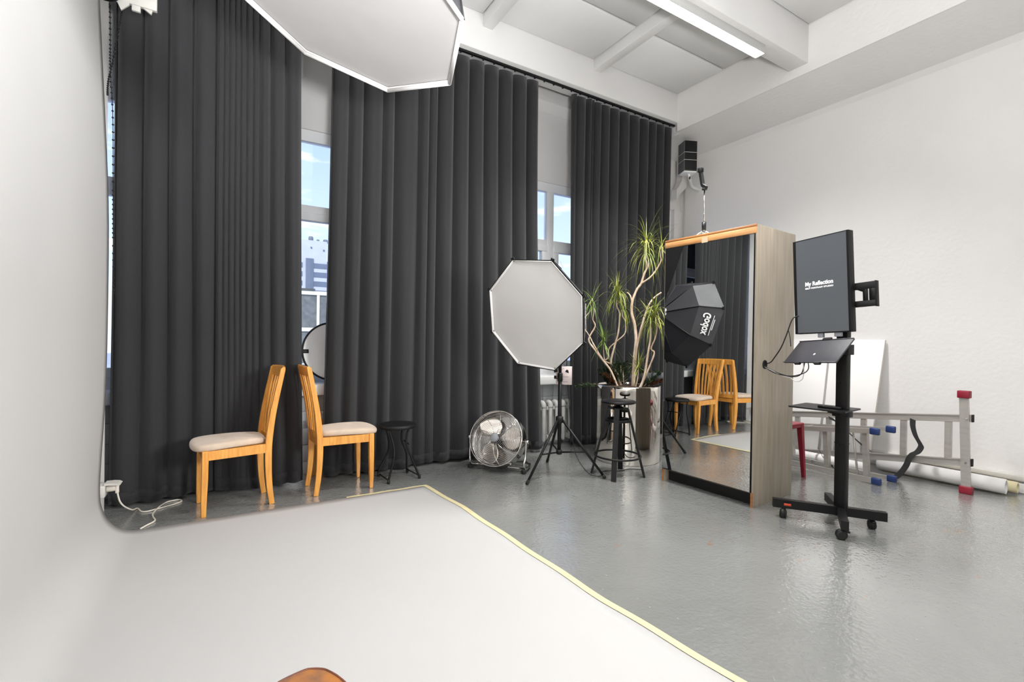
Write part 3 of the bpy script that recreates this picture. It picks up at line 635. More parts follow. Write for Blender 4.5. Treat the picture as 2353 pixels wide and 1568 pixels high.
for p in ((1.173, 3.955), (1.156, 4.212), (1.457, 3.985), (1.425, 4.215)): T.part('rubber_tip', MB().lathe([(0.013, 0.0), (0.013, 0.03), (0.010, 0.034)], 10, Matrix.Translation((p[0], p[1], 0))), m_rubber)

# ================================================================== bar stool
bc = Vector((3.092, 3.225, 0))
T = Thing('bar_stool', 'tall black four-legged bar stool in front of the steel planter', 'stool', bc)
T.part('seat', MB().lathe([(0.06, 0.668), (0.150, 0.668), (0.157, 0.673), (0.157, 0.686), (0.150, 0.691), (0.0001, 0.691)], 40, Matrix.Translation(bc)), m_black)
feet = [(2.916, 3.085), (3.258, 3.05), (2.925, 3.392), (3.272, 3.372)]
for fx, fy in feet:
    d = (Vector((fx, fy, 0))-bc); top = bc + d.normalized()*0.088 + Vector((0, 0, 0.618)); bot = Vector((fx, fy, 0.0))
    t = MB().sweep([bc + d.normalized()*0.03 + Vector((0, 0, 0.622)), top, top.lerp(bot, 0.03), bot], 0.046, 0.020, d.normalized())
    T.part('leg', t, m_black)
hub = MB().rod(bc+Vector((0, 0, 0.36)), bc+Vector((0, 0, 0.668)), 0.014, 12).lathe([(0.02, 0.60), (0.05, 0.605), (0.05, 0.632), (0.022, 0.64), (0.03, 0.668)], 20, Matrix.Translation(bc))
T.part('screw_post', hub, m_black)
def ring(z, r, w, h): return [(r-w, z), (r, z), (r, z+h), (r-w, z+h), (r-w, z)]
T.part('upper_ring', MB().lathe(ring(0.498, 0.118, 0.008, 0.024), 36, Matrix.Translation(bc)).bar(bc+Vector((-0.11, 0, 0.51)), bc+Vector((0.11, 0, 0.51)), 0.02, 0.012), m_black)
T.part('foot_ring', MB().tube([bc+Vector((0.208*math.cos(a*PI/20), 0.208*math.sin(a*PI/20), 0.185)) for a in range(40)], 0.009, 8, closed=True), m_black)

# ================================================================== floor fan
fl_, fr_ = Vector((2.0, 4.085, 0)), Vector((2.345, 3.662, 0))
ax = (fr_-fl_).normalized(); fc = Vector((2.212, 3.918, 0.285)); horiz = Vector((-ax.y, ax.x, 0))
if horiz.dot(Vector((-0.5, -1, 0))) < 0: horiz = -horiz
nf = (horiz*math.cos(R(20)) + Vector((0, 0, 1))*math.sin(R(20))).normalized()
upf = nf.cross(ax); upf = upf if upf.z > 0 else -upf
MF = Matrix((ax, upf, nf)).transposed().to_4x4()
if MF.to_3x3().determinant() < 0: MF = Matrix((-ax, upf, nf)).transposed().to_4x4()
MF.translation = fc
T = Thing('floor_fan', 'round chrome floor fan on a tubular stand before the widest curtain', 'fan', (fl_+fr_)/2)
RF = 0.262
T.part('drum', MB().lathe([(RF*0.995, -0.075), (RF*1.01, -0.07), (RF, -0.05), (RF*0.985, 0.0), (RF, 0.05), (RF*1.012, 0.068), (RF*0.995, 0.075), (RF*0.975, 0.068), (RF*0.965, 0.0), (RF*0.975, -0.068), (RF*0.995, -0.075)], 56, MF), m_chrome)
def guard(zc, dome, inner):
    g = MB(); 
    for i in range(15):
        r = 0.045 + (RF-0.05)*i/14; z = zc + dome*(1-(r/RF)**2)
        g.tube([MF @ Vector((r*math.cos(a*PI/18), r*math.sin(a*PI/18), z)) for a in range(36)], 0.0016, 4, closed=True)
    for k in range(9):
        a = 2*PI*k/9+0.35
        g.tube([MF @ Vector((r*math.cos(a+0.5*(r/RF)), r*math.sin(a+0.5*(r/RF)), zc+dome*(1-(r/RF)**2)+0.001)) for r in (0.04, 0.09, 0.14, 0.19, 0.235, RF*0.985)], 0.0026, 5)
    return g
T.part('front_guard', guard(0.072, 0.03, 0.04), m_chrome, kind='stuff')
T.part('rear_guard', guard(-0.072, -0.03, 0.04), m_chrome, kind='stuff')
m_badge = mat('grey_badge', (150, 154, 160), 0.4)
T.part('badge', MB().lathe([(0.040, 0.100), (0.040, 0.106), (0.034, 0.110), (0.0001, 0.111)], 24, MF), m_badge)
for k in range(3):
    a0 = PI/2 + 0.45 + k*2*PI/3
    def bl(u, v, a0=a0):
        r = 0.04 + 0.195*u; half = 0.74*max(0.0, math.sin(PI*min(1, 0.22+0.70*u)))**0.7
        a = a0 + (v-0.5)*2*half + 0.25*u; z = 0.028*(v-0.5)*2 + 0.006
        return MF @ Vector((r*math.cos(a), r*math.sin(a), z))
    b = T.part('blade', MB().grid(12, 14, bl), mat('brushed_blade', (224, 216, 208), 0.28, metal=0.85)); sb = b.modifiers.new('sheet', 'SOLIDIFY'); sb.thickness = 0.002
T.part('motor', MB().lathe([(0.02, 0.03), (0.045, 0.02), (0.05, -0.01), (0.06, -0.03), (0.065, -0.10), (0.05, -0.125), (0.0001, -0.13)], 24, MF), m_blackp)
pl_, pr_ = fc - ax*(RF+0.022), fc + ax*(RF+0.022)
back = -horiz
P1 = fl_+Vector((0, 0, 0.03)); P2 = fr_+Vector((0, 0, 0.03))
T.part('stand', MB().tube(smooth_path([pl_ + Vector((0, 0, 0.01)), pl_*0.5+P1*0.5+ax*-0.005, P1+Vector((0, 0, 0.06)), P1+Vector((0, 0, 0.012))+back*0.02, P1+ax*0.05+back*0.06, P1+ax*0.12+back*0.06, P2-ax*0.12+back*0.06, P2-ax*0.05+back*0.06, P2+Vector((0, 0, 0.012))+back*0.02, P2+Vector((0, 0, 0.06)), pr_*0.5+P2*0.5+ax*0.005, pr_+Vector((0, 0, 0.01))], 6), 0.0105, 10), m_chrome)
T.part('stand_rear', MB().tube(smooth_path([P1+Vector((0, 0, 0.012))+back*0.02, P1+back*0.20, P1+ax*0.08+back*0.26, P2-ax*0.08+back*0.26, P2+back*0.20, P2+Vector((0, 0, 0.012))+back*0.02], 6), 0.0095, 10), m_chrome)
for s, p in ((-1, pl_), (1, pr_)): T.part('knob', MB().lathe([(0.008, -0.03), (0.008, 0.0), (0.018, 0.004), (0.018, 0.02), (0.012, 0.026)], 14, mtx_z(p, ax*s)), m_chrome)
for p in (fl_, fr_): T.part('rubber_foot', MB().rbox((p.x-0.018, p.y-0.018, 0), (p.x+0.018, p.y+0.018, 0.034), 0.005), m_rubber)
fc_ = D['fancord']
T.part('cord', MB().tube(smooth_path([(2.30, 3.98, 0.24), (2.36, 4.02, 0.10), (2.43, 4.02, 0.02), (2.52, 4.05, 0.006)] + [(x-0.08, y-0.05, 0.006) for x, y, z in fc_[1:]], 5), 0.0042, 7), m_rubber)

# ================================================================== octagonal softbox on its light stand
def octo(c, n, ang, r):
    n = Vector(n).normalized(); a = n.cross(Vector((0, 0, 1))).normalized(); b = a.cross(n)
    return [Vector(c) + (a*math.cos(ang+k*PI/4) + b*math.sin(ang+k*PI/4))*r for k in range(8)]
def softbox_parts(T, c, n, ang, r, depth, lip, trim, shell_m, tab_m, mid=(0.80, 0.56), hubr=0.085, tabs=True, rimr=0.0035):
    """diffuser, rim, two rings of shell panels and the speed ring; returns the point behind the hub and the panel frames"""
    c = Vector(c); n = Vector(n).normalized()
    V0 = octo(c, n, ang, r); V1 = octo(c - n*depth*mid[1], n, ang, r*mid[0]); V2 = octo(c - n*depth, n, ang, hubr)
    VF = octo(c - n*lip, n, ang, r*(0.955 if tabs else 0.97))
    def face(u, v):
        # polar grid bulging a little, pulled straight to the octagon's edge
        t = u*8; k = int(t) % 8; f = t-int(t); e = VF[k].lerp(VF[(k+1) % 8], f) ; q = (c - n*lip).lerp(e, v)
        return q + n*(0.010*(1-v*v) + 0.0016*math.sin(u*2*PI*7+v*5)*v*v*(1-v)*4)
    T.part('diffuser', MB().grid(64, 12, face), m_fabw if tabs else mat('thin_diffuser', (186, 184, 183), 0.7, bump=0.22, bscale=4.0, var=0.015, vscale=2))
    rim = MB(); VR = octo(c + n*0.002, n, ang, r*(0.975 if tabs else 0.99))
    for k in range(8):
        j = (k+1) % 8; rim.add([VR[k], VR[j], VF[j] + n*0.002, VF[k] + n*0.002], [(0, 1, 2, 3)])
        rim.tube([VR[k], VR[j]], rimr, 6)
    T.part('rim', rim, trim)
    for k in range(8):
        j = (k+1) % 8
        def pan(A, B, s):
            return MB().grid(6, 4, lambda u, v: (A[k].lerp(A[j], u)).lerp(B[k].lerp(B[j], u), v) - (c - (A[k]+A[j])*0.5).normalized()*0.0 + ((A[k]+A[j]+B[k]+B[j])/4 - (c-n*depth*0.5)).normalized()*(-s)*math.sin(PI*u)*math.sin(PI*v))
        T.part('outer_panel', pan(V0, V1, 0.006), shell_m); T.part('inner_panel', pan(V1, V2, 0.004), shell_m)
    rb = MB()
    for k in range(8): rb.tube([V0[k], V1[k], V2[k]], 0.006, 6)
    T.part('seam', rb, tab_m)
    for k in range(8 if tabs else 0):
        d = (V0[k]-c).normalized(); T.part('corner_tab', MB().bar(V0[k]-d*0.022-n*0.014, V0[k]+d*0.014-n*0.006, 0.030, 0.012, n), tab_m)
    T.part('speed_ring', MB().lathe([(0.070, -0.02), (0.088, -0.018), (0.088, 0.012), (0.070, 0.016)], 28, mtx_z(c-n*depth, -n)), m_chrome)
    return c - n*depth, (V0, V1, V2)
SC_, SN = Vector((2.2157, 3.3366, 1.4485)), Vector((-0.8935, -0.3739, -0.2487)).normalized()
T = Thing('softbox_light', 'octagonal white softbox on a black tripod stand beside the floor fan', 'studio light', (2.625, 3.50, 0))
hubp, (V0, V1, V2) = softbox_parts(T, SC_, SN, R(-61.65), 0.507, 0.37, 0.018, m_fabw2, m_fabb, m_blackp)
head = T.part('lamp_head', MB().lathe([(0.060, 0.0), (0.062, 0.02), (0.062, 0.15), (0.050, 0.165), (0.0001, 0.167)], 26, mtx_z(hubp-SN*0.005, -SN)), m_blackp)
T.part('silver_band', MB().lathe([(0.0635, 0.015), (0.065, 0.02), (0.065, 0.06), (0.0635, 0.065)], 26, mtx_z(hubp-SN*0.005, -SN)), m_chrome, head)
# lettering on the shell panel that the mirror shows
k = 5; pc = (V0[k]+V0[k+1]+V1[k]+V1[k+1])/4; ey = ((V1[k]+V1[k+1])/2-(V0[k]+V0[k+1])/2).normalized(); ex = (V0[k+1]-V0[k]).normalized()
en = ex.cross(ey).normalized()
if en.dot(pc-(SC_-SN*0.2)) < 0: ex = -ex; en = -en
ey = en.cross(ex).normalized()
ML = Matrix((ex, ey, en)).transposed().to_4x4(); ML.translation = pc + en*0.012 - ey*0.002
T.part('lettering', text_mb('Godox', 0.105, ML @ Matrix.Translation((0, 0.012, 0)), 0.003, width=0.225), m_ink, label='white lettering on the black shell')
T.part('underline', MB().box((-0.10, -0.052, 0), (0.11, -0.047, 0.001), ML).box((-0.06, -0.066, 0), (0.05, -0.060, 0.001), ML), m_ink)
sb_ = Vector((2.625, 3.50, 0))
T.part('tilt_bracket', MB().rbox((-0.022, -0.022, -0.10), (0.022, 0.022, 0.01), 0.006, mtx=Matrix.Translation(hubp-SN*0.07-Vector((0, 0, 0.05)))).rod(Vector((2.625, 3.50, 1.38)), hubp-SN*0.07-Vector((0, 0, 0.06)), 0.014, 10), m_blackp)
T.part('pole', MB().rod(sb_+Vector((0, 0, 0.20)), sb_+Vector((0, 0, 0.92)), 0.0175, 14).rod(sb_+Vector((0, 0, 0.90)), sb_+Vector((0, 0, 1.42)), 0.014, 14), m_black)
for pf in ([(0.020, 0.86), (0.024, 0.865), (0.024, 0.93), (0.018, 0.94)], [(0.02, 0.475), (0.036, 0.48), (0.036, 0.53), (0.022, 0.54)], [(0.019, 0.185), (0.028, 0.19), (0.028, 0.225), (0.019, 0.23)]): T.part('collar', MB().lathe(pf, 16, Matrix.Translation(sb_)), m_blackp)
T.part('knob', MB().rod(sb_+Vector((-0.015, 0, 0.89)), sb_+Vector((-0.05, 0.0, 0.89)), 0.006, 8).rbox((-0.062, -0.012, 0.885), (-0.045, 0.012, 0.915), 0.004, mtx=Matrix.Translation(sb_)), m_blackp)
for fx, fy in ((2.197, 3.375), (2.906, 3.19), (2.782, 3.902)):
    f = Vector((fx, fy, 0.012)); d = (Vector((fx, fy, 0))-sb_).normalized(); top = sb_+d*0.032+Vector((0, 0, 0.50))
    lg = T.part('leg', MB().rod(top, f, 0.0115, 10), m_black)
    T.part('brace', MB().rod(sb_+d*0.024+Vector((0, 0, 0.207)), top.lerp(f, 0.56), 0.008, 8), m_black)
    T.part('rubber_tip', MB().rod(top.lerp(f, 0.955), f+(f-top).normalized()*0.008, 0.0145, 10), m_rubber, lg)
T.part('lead', MB().tube(smooth_path([hubp-SN*0.16, (2.79, 3.58, 1.40), (2.735, 3.545, 1.1), (2.738, 3.54, 0.92), (2.747, 3.53, 0.76), (2.758, 3.52, 0.58), (2.767, 3.51, 0.42), (2.795, 3.49, 0.22), (2.81, 3.42, 0.10), (2.86, 3.33, 0.008), (2.93, 3.26, 0.006), (3.05, 3.36, 0.006), (3.2, 3.30, 0.006), (3.32, 3.30, 0.006), (3.42, 3.22, 0.006)], 6), 0.0038, 7), m_rubber)
# paper tag hanging from the stand
tx = Vector((0.80, -0.60, 0)); tn = Vector((-0.60, -0.80, 0)); MT = Matrix((tx, Vector((0, 0, 1)), tn)).transposed().to_4x4(); MT.translation = (2.660, 3.486, 0.914)
T = Thing('paper_tag', 'pinkish printed paper tag hung on the softbox stand', 'tag', (2.672, 3.478, 0.83))
T.part('sheet', MB().rbox((-0.074, -0.085, -0.001), (0.072, 0.085, 0.001), 0.0008, 1, mtx=MT), m_tag)
T.part('print', MB().prism([(0.010, 0.032), (0.044, 0.022), (0.038, 0.048), (0.026, 0.056), (0.014, 0.046)], 0.0012, 0.0018, mtx=MT), m_rubber, label='black blot printed near the top right')
ln = MB()
for y, x0, x1 in ((0.062, -0.055, 0.0), (0.05, -0.06, -0.015), (0.012, -0.06, -0.018), (-0.012, -0.058, 0.045), (-0.034, -0.058, 0.0), (-0.058, -0.058, 0.035), (0.003, -0.06, -0.03)):
    i = x0
    while i < x1: w = random.uniform(0.006, 0.014); ln.box((i, y-0.002, 0.0011), (min(i+w, x1), y+0.002, 0.0015), MT); i += w+0.003
T.part('text_lines', ln, m_inkg, kind='stuff')
T.part('back_print', MB().box((-0.055, 0.03, -0.0016), (0.055, 0.036, -0.0012), MT).box((-0.055, 0.01, -0.0016), (0.055, 0.016, -0.0012), MT).box((-0.055, -0.012, -0.0016), (0.05, -0.006, -0.0012), MT).box((-0.055, -0.034, -0.0016), (0.055, -0.028, -0.0012), MT).box((-0.055, 0.052, -0.0016), (0.04, 0.058, -0.0012), MT), m_inkg)
T.part('string', MB().tube([(2.672, 3.478, 0.995), (2.64, 3.492, 1.03)], 0.0015, 5), m_rubber)

# ================================================================== large overhead softbox
BC, BN = Vector((0.382, 2.160, 2.722)), Vector((-0.322, 0.045, -0.946)).normalized()
T = Thing('overhead_softbox', 'large octagonal white softbox hanging face down over the paper backdrop', 'studio light', (0.50, 2.15, 4.0))
BIGANG = R(13.0)
BH, BV = softbox_parts(T, BC, BN, BIGANG, 0.60, 0.42, 0.012, m_fabw2, m_fabb, m_blackp, tabs=False, rimr=0.011)
T.part('lamp_head', MB().lathe([(0.060, 0.0), (0.065, 0.02), (0.065, 0.20), (0.050, 0.22), (0.0001, 0.222)], 26, mtx_z(BH, -BN)), m_blackp)
T.part('hanging_pole', MB().rod(BH-BN*0.12, (BH-BN*0.12)+Vector((0, 0, 0.10)), 0.02, 12).rod((BH-BN*0.12)+Vector((0, 0, 0.08)), Vector(((BH-BN*0.12).x, (BH-BN*0.12).y, 4.457)), 0.016, 12).lathe([(0.06, 4.44), (0.06, 4.457)], 20, Matrix.Translation(((BH-BN*0.12).x, (BH-BN*0.12).y, 0))), m_black)

# ================================================================== steel planter and its plant
PC = Vector((3.62, 3.637, 0)); PR = 0.33
T = Thing('planter', 'tall polished steel cylinder planter behind the bar stool', 'planter', PC)
T.part('drum', MB().lathe([(PR-0.004, 0.0), (PR, 0.006), (PR+0.001, 0.25), (PR-0.001, 0.5), (PR, 0.74), (PR, 0.775), (PR-0.004, 0.781), (PR-0.010, 0.775), (PR-0.010, 0.66)], 96, Matrix.Translation(PC)), m_steel)
T.part('soil', MB().lathe([(PR-0.0105, 0.758), (PR-0.10, 0.766), (PR*0.3, 0.768), (0.0001, 0.768)], 40, Matrix.Translation(PC)), m_soil)
T = Thing('potted_plant', 'tall plant with bent pale stems and drooping grassy leaf tufts in the steel planter', 'plant', PC+Vector((0, 0, 0.73)))
rad = dict(b1=(0.022, 0.009), b1b=(0.011, 0.007), stub=(0.010, 0.008), b2=(0.016, 0.009), b3=(0.018, 0.008), b4=(0.012, 0.007), b5=(0.014, 0.006), b5b=(0.009, 0.006), b5c=(0.006, 0.007), b6=(0.016, 0.007), b6b=(0.009, 0.006), b7=(0.007, 0.005), b8=(0.010, 0.007))
for kx, pts in D['branches'].items():
    P = smooth_path(pts, 4); a, b = rad[kx]; n = len(P)
    if pts[0][2] < 0.80: P[0] = Vector((P[0].x, P[0].y, 0.72))
    T.part('stem', MB().tube(P, [0.82*(a+(b-a)*(i/(n-1))) + 0.0008*math.sin(i*2.1) for i in range(n)], 8), m_bark)
m_leaf = mat('leaf_green', (98, 122, 46), 0.45, rgb2=(178, 180, 92), vscale=7, spec=0.4)
m_leaf2 = mat('leaf_dark_green', (88, 122, 54), 0.45, rgb2=(140, 160, 80), vscale=7, spec=0.4)
def tuft(c, n, length, droop, seed, up=0.35, hang=0):
    rnd = random.Random(seed); mb = MB(); c = Vector(c)
    for i in range(n):
        a = rnd.uniform(0, 2*PI); el = rnd.uniform(-0.5, 1.25) if rnd.random() > up else rnd.uniform(0.7, 1.45)
        L = length*rnd.uniform(0.55, 1.25); w = rnd.uniform(0.0035, 0.0055); d = Vector((math.cos(a)*math.cos(el), math.sin(a)*math.cos(el), math.sin(el)))
        base = c + Vector((0, 0, -rnd.uniform(0, hang))) + d*0.008
        side = d.cross(Vector((0, 0, 1))); side = side.normalized() if side.length > 1e-3 else Vector((1, 0, 0))
        g = droop*rnd.uniform(0.6, 1.4)*(1.15-0.75*max(0, math.sin(el))**2); vs = []; ns = 6; p = base.copy(); dd = d.copy()
        for s in range(ns+1):
            ww = w*(1-0.93*(s/ns)**1.6); vs += [p-side*ww, p+side*ww]
            dd = (dd + Vector((0, 0, -g/ns))).normalized(); p = p + dd*L/ns
        mb.add(vs, [(2*s, 2*s+1, 2*s+3, 2*s+2) for s in range(ns)], True)
    return mb
C_ = D['clusters']
for nm, n, L, dr, up, hang, mt in (('f1', 44, 0.24, 1.9, 0.3, 0.10, m_leaf2), ('f2', 70, 0.34, 2.5, 0.25, 0.14, m_leaf), ('f2b', 26, 0.26, 3.0, 0.0, 0.05, m_leaf), ('f3', 44, 0.27, 1.6, 0.4, 0.10, m_leaf2), ('f4', 44, 0.32, 2.6, 0.3, 0.10, m_leaf), ('f4b', 60, 0.34, 2.7, 0.25, 0.12, m_leaf), ('f5', 80, 0.38, 2.4, 0.28, 0.16, m_leaf), ('f5b', 36, 0.26, 2.8, 0.2, 0.08, m_leaf), ('f6', 45, 0.20, 1.2, 0.5, 0.08, m_leaf)):
    T.part('leaf_tuft', tuft(C_[nm], n, L, dr, hash(nm) % 97 if False else sum(map(ord, nm)), up, hang), mt, kind='stuff')
# fir cuttings laid on the soil
m_fir = mat('fir_needles', (62, 88, 50), 0.6, rgb2=(38, 60, 38), vscale=20)
m_firb = mat('dry_fir_needles', (124, 76, 36), 0.7, rgb2=(88, 54, 28), vscale=20)
def sprig(base, d, L, m, seed, label):
    rnd = random.Random(seed); base = Vector(base); d = Vector(d).normalized(); T = Thing('fir_sprig', label, 'plant cutting', base, group='fir cuttings laid around the planter rim')
    st = MB().tube([base, base+d*L*0.5+Vector((0, 0, 0.01)), base+d*L], [0.004, 0.003, 0.0015], 6); nb = MB()
    tw = [(base.lerp(base+d*L, 0.1+0.85*i/8), d) for i in range(9)]
    for p, dd in tw:
        for s in (-1, 1):
            sd = (dd.cross(Vector((0, 0, 1))).normalized()*s + dd*0.7 + Vector((0, 0, rnd.uniform(-0.2, 0.3)))).normalized(); l2 = L*rnd.uniform(0.25, 0.42)
            st.tube([p, p+sd*l2], [0.002, 0.001], 4)
            for k in range(64):
                q = p + sd*l2*rnd.random(); v = Vector((rnd.uniform(-1, 1), rnd.uniform(-1, 1), rnd.uniform(-1, 1))).normalized()*0.026 + sd*0.016; w = v.cross(Vector((0.3, 0.2, 1))).normalized()*0.0030
                nb.add([q-w, q+w, q+v], [(0, 1, 2)])
    T.part('twig', st, m_bark); T.part('needles', nb, m, kind='stuff')
SP = [((3.50, 3.80, 0.772), (-0.45, 0.30, 0.75), 0.17, 0), ((3.55, 3.84, 0.772), (-0.15, 0.3, 0.9), 0.19, 0), ((3.64, 3.80, 0.772), (0.0, 0.3, 0.9), 0.24, 0), ((3.70, 3.78, 0.772), (0.3, 0.4, 0.8), 0.26, 0), ((3.62, 3.74, 0.772), (-0.4, 0.1, 0.75), 0.22, 0), ((3.76, 3.62, 0.772), (0.6, 0.0, 0.5), 0.20, 0), ((3.74, 3.52, 0.772), (0.45, -0.25, 0.5), 0.20, 0), ((3.56, 3.74, 0.775), (-0.5, 0.15, 0.35), 0.18, 1), ((3.78, 3.5, 0.775), (0.4, -0.4, 0.25), 0.15, 1), ((3.40, 3.84, 0.775), (-0.35, 0.6, -0.1), 0.22, 0)]
SP += [((3.58, 3.86, 0.772), (0.1, 0.1, 0.9), 0.18, 0), ((3.72, 3.84, 0.772), (0.05, 0.1, 1.0), 0.20, 0), ((3.80, 3.68, 0.772), (0.3, 0.2, 0.8), 0.17, 0)]
names = ['far left rim', 'far rim, left of the stems', 'middle, upright', 'middle, leaning right', 'middle, low', 'right rim', 'front right rim', 'brown and dry, left', 'brown and dry, right', 'hanging over the left rim', 'behind the left stems', 'far rim, behind the thick stem', 'right side, under the grey bag']
for i, (b, d, L, dry) in enumerate(SP): sprig(b, d, L, m_firb if dry else m_fir, 40+i, '%s fir cutting in the steel planter: %s' % ('dry brown' if dry else 'dark green', names[i]))
# rolled grey bag resting across the planter
T = Thing('rolled_bag', 'grey rolled nylon bag resting on the planter beside the wardrobe', 'bag', (3.82, 3.56, 0.78))
A, B = Vector((3.74, 3.72, 0.828)), Vector((3.90, 3.40, 0.872))
T.part('roll', MB().tube([A, A.lerp(B, 0.03), A.lerp(B, 0.5), A.lerp(B, 0.97), B], [0.03, 0.046, 0.052, 0.046, 0.03], 18), m_greycl)
T.part('strap', MB().lathe([(0.053, -0.012), (0.0545, -0.01), (0.0545, 0.01), (0.053, 0.012)], 20, mtx_z(A.lerp(B, 0.35), B-A)).lathe([(0.052, -0.012), (0.0535, -0.01), (0.0535, 0.01), (0.052, 0.012)], 20, mtx_z(A.lerp(B, 0.7), B-A)), m_strap)

# ================================================================== mirror wardrobe (own frame: x into the cabinet, y along the front)
WA = R(3.84); WL = Vector((3.385, 2.092, 0)); WD, WW, WH = 0.60, 0.82, 2.135
MW = Matrix.Translation(WL) @ Matrix.Rotation(WA, 4, 'Z')
T = Thing('mirror_wardrobe', 'tall grey oak wardrobe with a full mirror front and pale wood top strip', 'wardrobe', WL, WA, local=True)
T.part('side_panel', MB().rbox((0, 0, 0), (WD, 0.018, WH), 0.0012, 1), m_grey_oak)
T.part('side_panel', MB().rbox((0, WW-0.018, 0), (WD, WW, WH), 0.0012, 1), m_grey_oak)
T.part('top_panel', MB().box((0.001, 0.0185, WH-0.02), (WD, WW-0.0185, WH-0.001)), m_grey_oak)
T.part('back_panel', MB().box((WD-0.006, 0.0185, 0.08), (WD-0.001, WW-0.0185, WH-0.021)), m_grey_oak)
T.part('bottom_panel', MB().box((0.02, 0.0185, 0.10), (WD-0.01, WW-0.0185, 0.118)), m_grey_oak)
T.part('plinth', MB().box((0.07, 0.0185, 0.0), (0.088, WW-0.0185, 0.10)), m_blackp)
T.part('top_strip', MB().rbox((-0.006, 0.0, WH-0.068), (0.0, WW, WH-0.018), 0.0015, 1), m_beech, label='pale raw wood strip along the top')
T.part('top_edge', MB().rbox((-0.007, -0.001, WH-0.0175), (0.0, WW+0.001, WH+0.001), 0.0015, 1), m_beech_d, label='darker wood edge along the top')
for y0 in (0.0, WW-0.018):
    T.part('edge_strip', MB().box((-0.003, y0, 0.112), (0.0, y0+0.018, WH-0.068)), m_grey_oak)
    T.part('foot_edge', MB().box((-0.003, y0, 0.0), (0.0, y0+0.018, 0.1118)), m_beech_d, label='raw orange wood edge at the foot')
mdoor = T.part('mirror_door', MB().box((-0.010, 0.010, 0.112), (-0.004, WW-0.008, WH-0.070)), m_blackp)
def mirror_x(y):    # the thin glass bows slightly towards its near edge
    q = max(0.0, 0.36-y); return -0.0158 + (y-WW/2)*math.tan(R(0.55)) - R(1.1)*q*q/(2*0.36)
mgm = MB().grid(40, 8, lambda u, v: (mirror_x(0.012+0.796*u) + math.tan(R(0.22))*(v-0.5)*1.94, 0.012+0.796*u, 0.120+1.94*v))
mg = T.part('mirror', mgm, m_mirror, mdoor)
T.part('tape_patch', MB().box((-0.0105, 0.40, WH-0.085), (-0.0065, 0.455, WH-0.03)), mat('clear_tape', (206, 180, 150), 0.35), label='square of shiny tape on the top strip')
T.part('cable_grommet', MB().lathe([(0.022, -0.002), (0.034, 0.0), (0.034, 0.004), (0.024, 0.007), (0.020, 0.001), (0.0001, 0.0012)], 24, mtx_z((0.140, 0.0, 1.077), (0, -1, 0))), m_rubber)
def wpt(x, y, z): return MW @ Vector((x, y, z))
# cables from the grommet to the screen
T = Thing('screen_cables', 'black and white cables running from the wardrobe side to the screen', 'cable', (3.52, 2.10, 1.08))
g0 = wpt(0.140, -0.002, 1.077)
T.part('cable', MB().tube(smooth_path([g0+Vector((0, 0.02, 0)), (3.51, 2.05, 1.095), (3.485, 2.0, 1.14), (3.47, 1.945, 1.215), (3.465, 1.905, 1.31), (3.475, 1.87, 1.42), (3.52, 1.84, 1.44)], 5), 0.0042, 7), m_rubber)
T.part('cable', MB().tube(smooth_path([g0+Vector((0, 0.02, -0.004)), (3.522, 2.04, 1.035), (3.512, 1.95, 1.008), (3.504, 1.867, 1.002), (3.498, 1.814, 1.031), (3.48, 1.785, 1.115)], 5), 0.0036, 7), m_rubber)
T.part('cable', MB().tube(smooth_path([g0+Vector((0, 0.02, -0.008)), (3.519, 2.02, 1.018), (3.507, 1.90, 1.004), (3.498, 1.804, 1.030), (3.495, 1.768, 1.065), (3.475, 1.76, 1.112)], 5), 0.0032, 7), m_rubber)
T.part('cable', MB().tube(smooth_path([g0+Vector((0, 0.02, -0.010)), (3.515, 1.967, 1.006), (3.507, 1.90, 0.992), (3.502, 1.851, 0.968), (3.498, 1.81, 0.988), (3.497, 1.80, 1.041), (3.47, 1.79, 1.108)], 5), 0.0028, 7), mat('white_wire', (225, 225, 225), 0.5))
T.part('cable', MB().tube(smooth_path([(3.45, 1.885, 1.335), (3.445, 1.87, 1.28), (3.44, 1.862, 1.22)], 5), 0.0028, 7), m_rubber)

# ================================================================== small tripod with a phone grip, on top of the wardrobe
tb = wpt(0.17, 0.555, WH)
T = Thing('mini_tripod', 'small tripod with a black phone grip on top of the wardrobe', 'tripod', tb)
T.part('column', MB().rod(tb+Vector((0, 0, 0.03)), tb+Vector((0, 0, 0.12)), 0.012, 12).rod(tb+Vector((0, 0, 0.10)), tb+Vector((0, 0, 0.43)), 0.0055, 10), m_chrome)
T.part('collar', MB().rod(tb+Vector((0, 0, 0.075)), tb+Vector((0, 0, 0.145)), 0.018, 14).rod(tb+Vector((0, 0, 0.0)), tb+Vector((0, 0, 0.04)), 0.014, 12), m_blackp)
for a in (100, 220, 340):
    d = Vector((math.cos(R(a)), math.sin(R(a)), 0)); T.part('leg', MB().rod(tb+d*0.012+Vector((0, 0, 0.066)), tb+d*0.16+Vector((0, 0, 0.005)), 0.0055, 8), m_chrome)
gd = Vector((0.25, 0.97, 0)); 
T.part('phone_grip', MB().sweep(smooth_path([tb+Vector((0, 0, 0.43)), tb+gd*-0.012+Vector((0, 0, 0.445)), tb+gd*0.02+Vector((0, 0, 0.47)), tb+gd*0.035+Vector((0, 0, 0.52)), tb+gd*0.055+Vector((0, 0, 0.61))], 4), 0.026, 0.026, gd).rbox((-0.02, -0.02, -0.012), (0.02, 0.02, 0.03), 0.006, mtx=Matrix.Translation(tb+gd*0.056+Vector((0, 0, 0.605)))).lathe([(0.022, 0.425), (0.022, 0.435), (0.012, 0.44)], 14, Matrix.Translation(tb)), m_blackp)

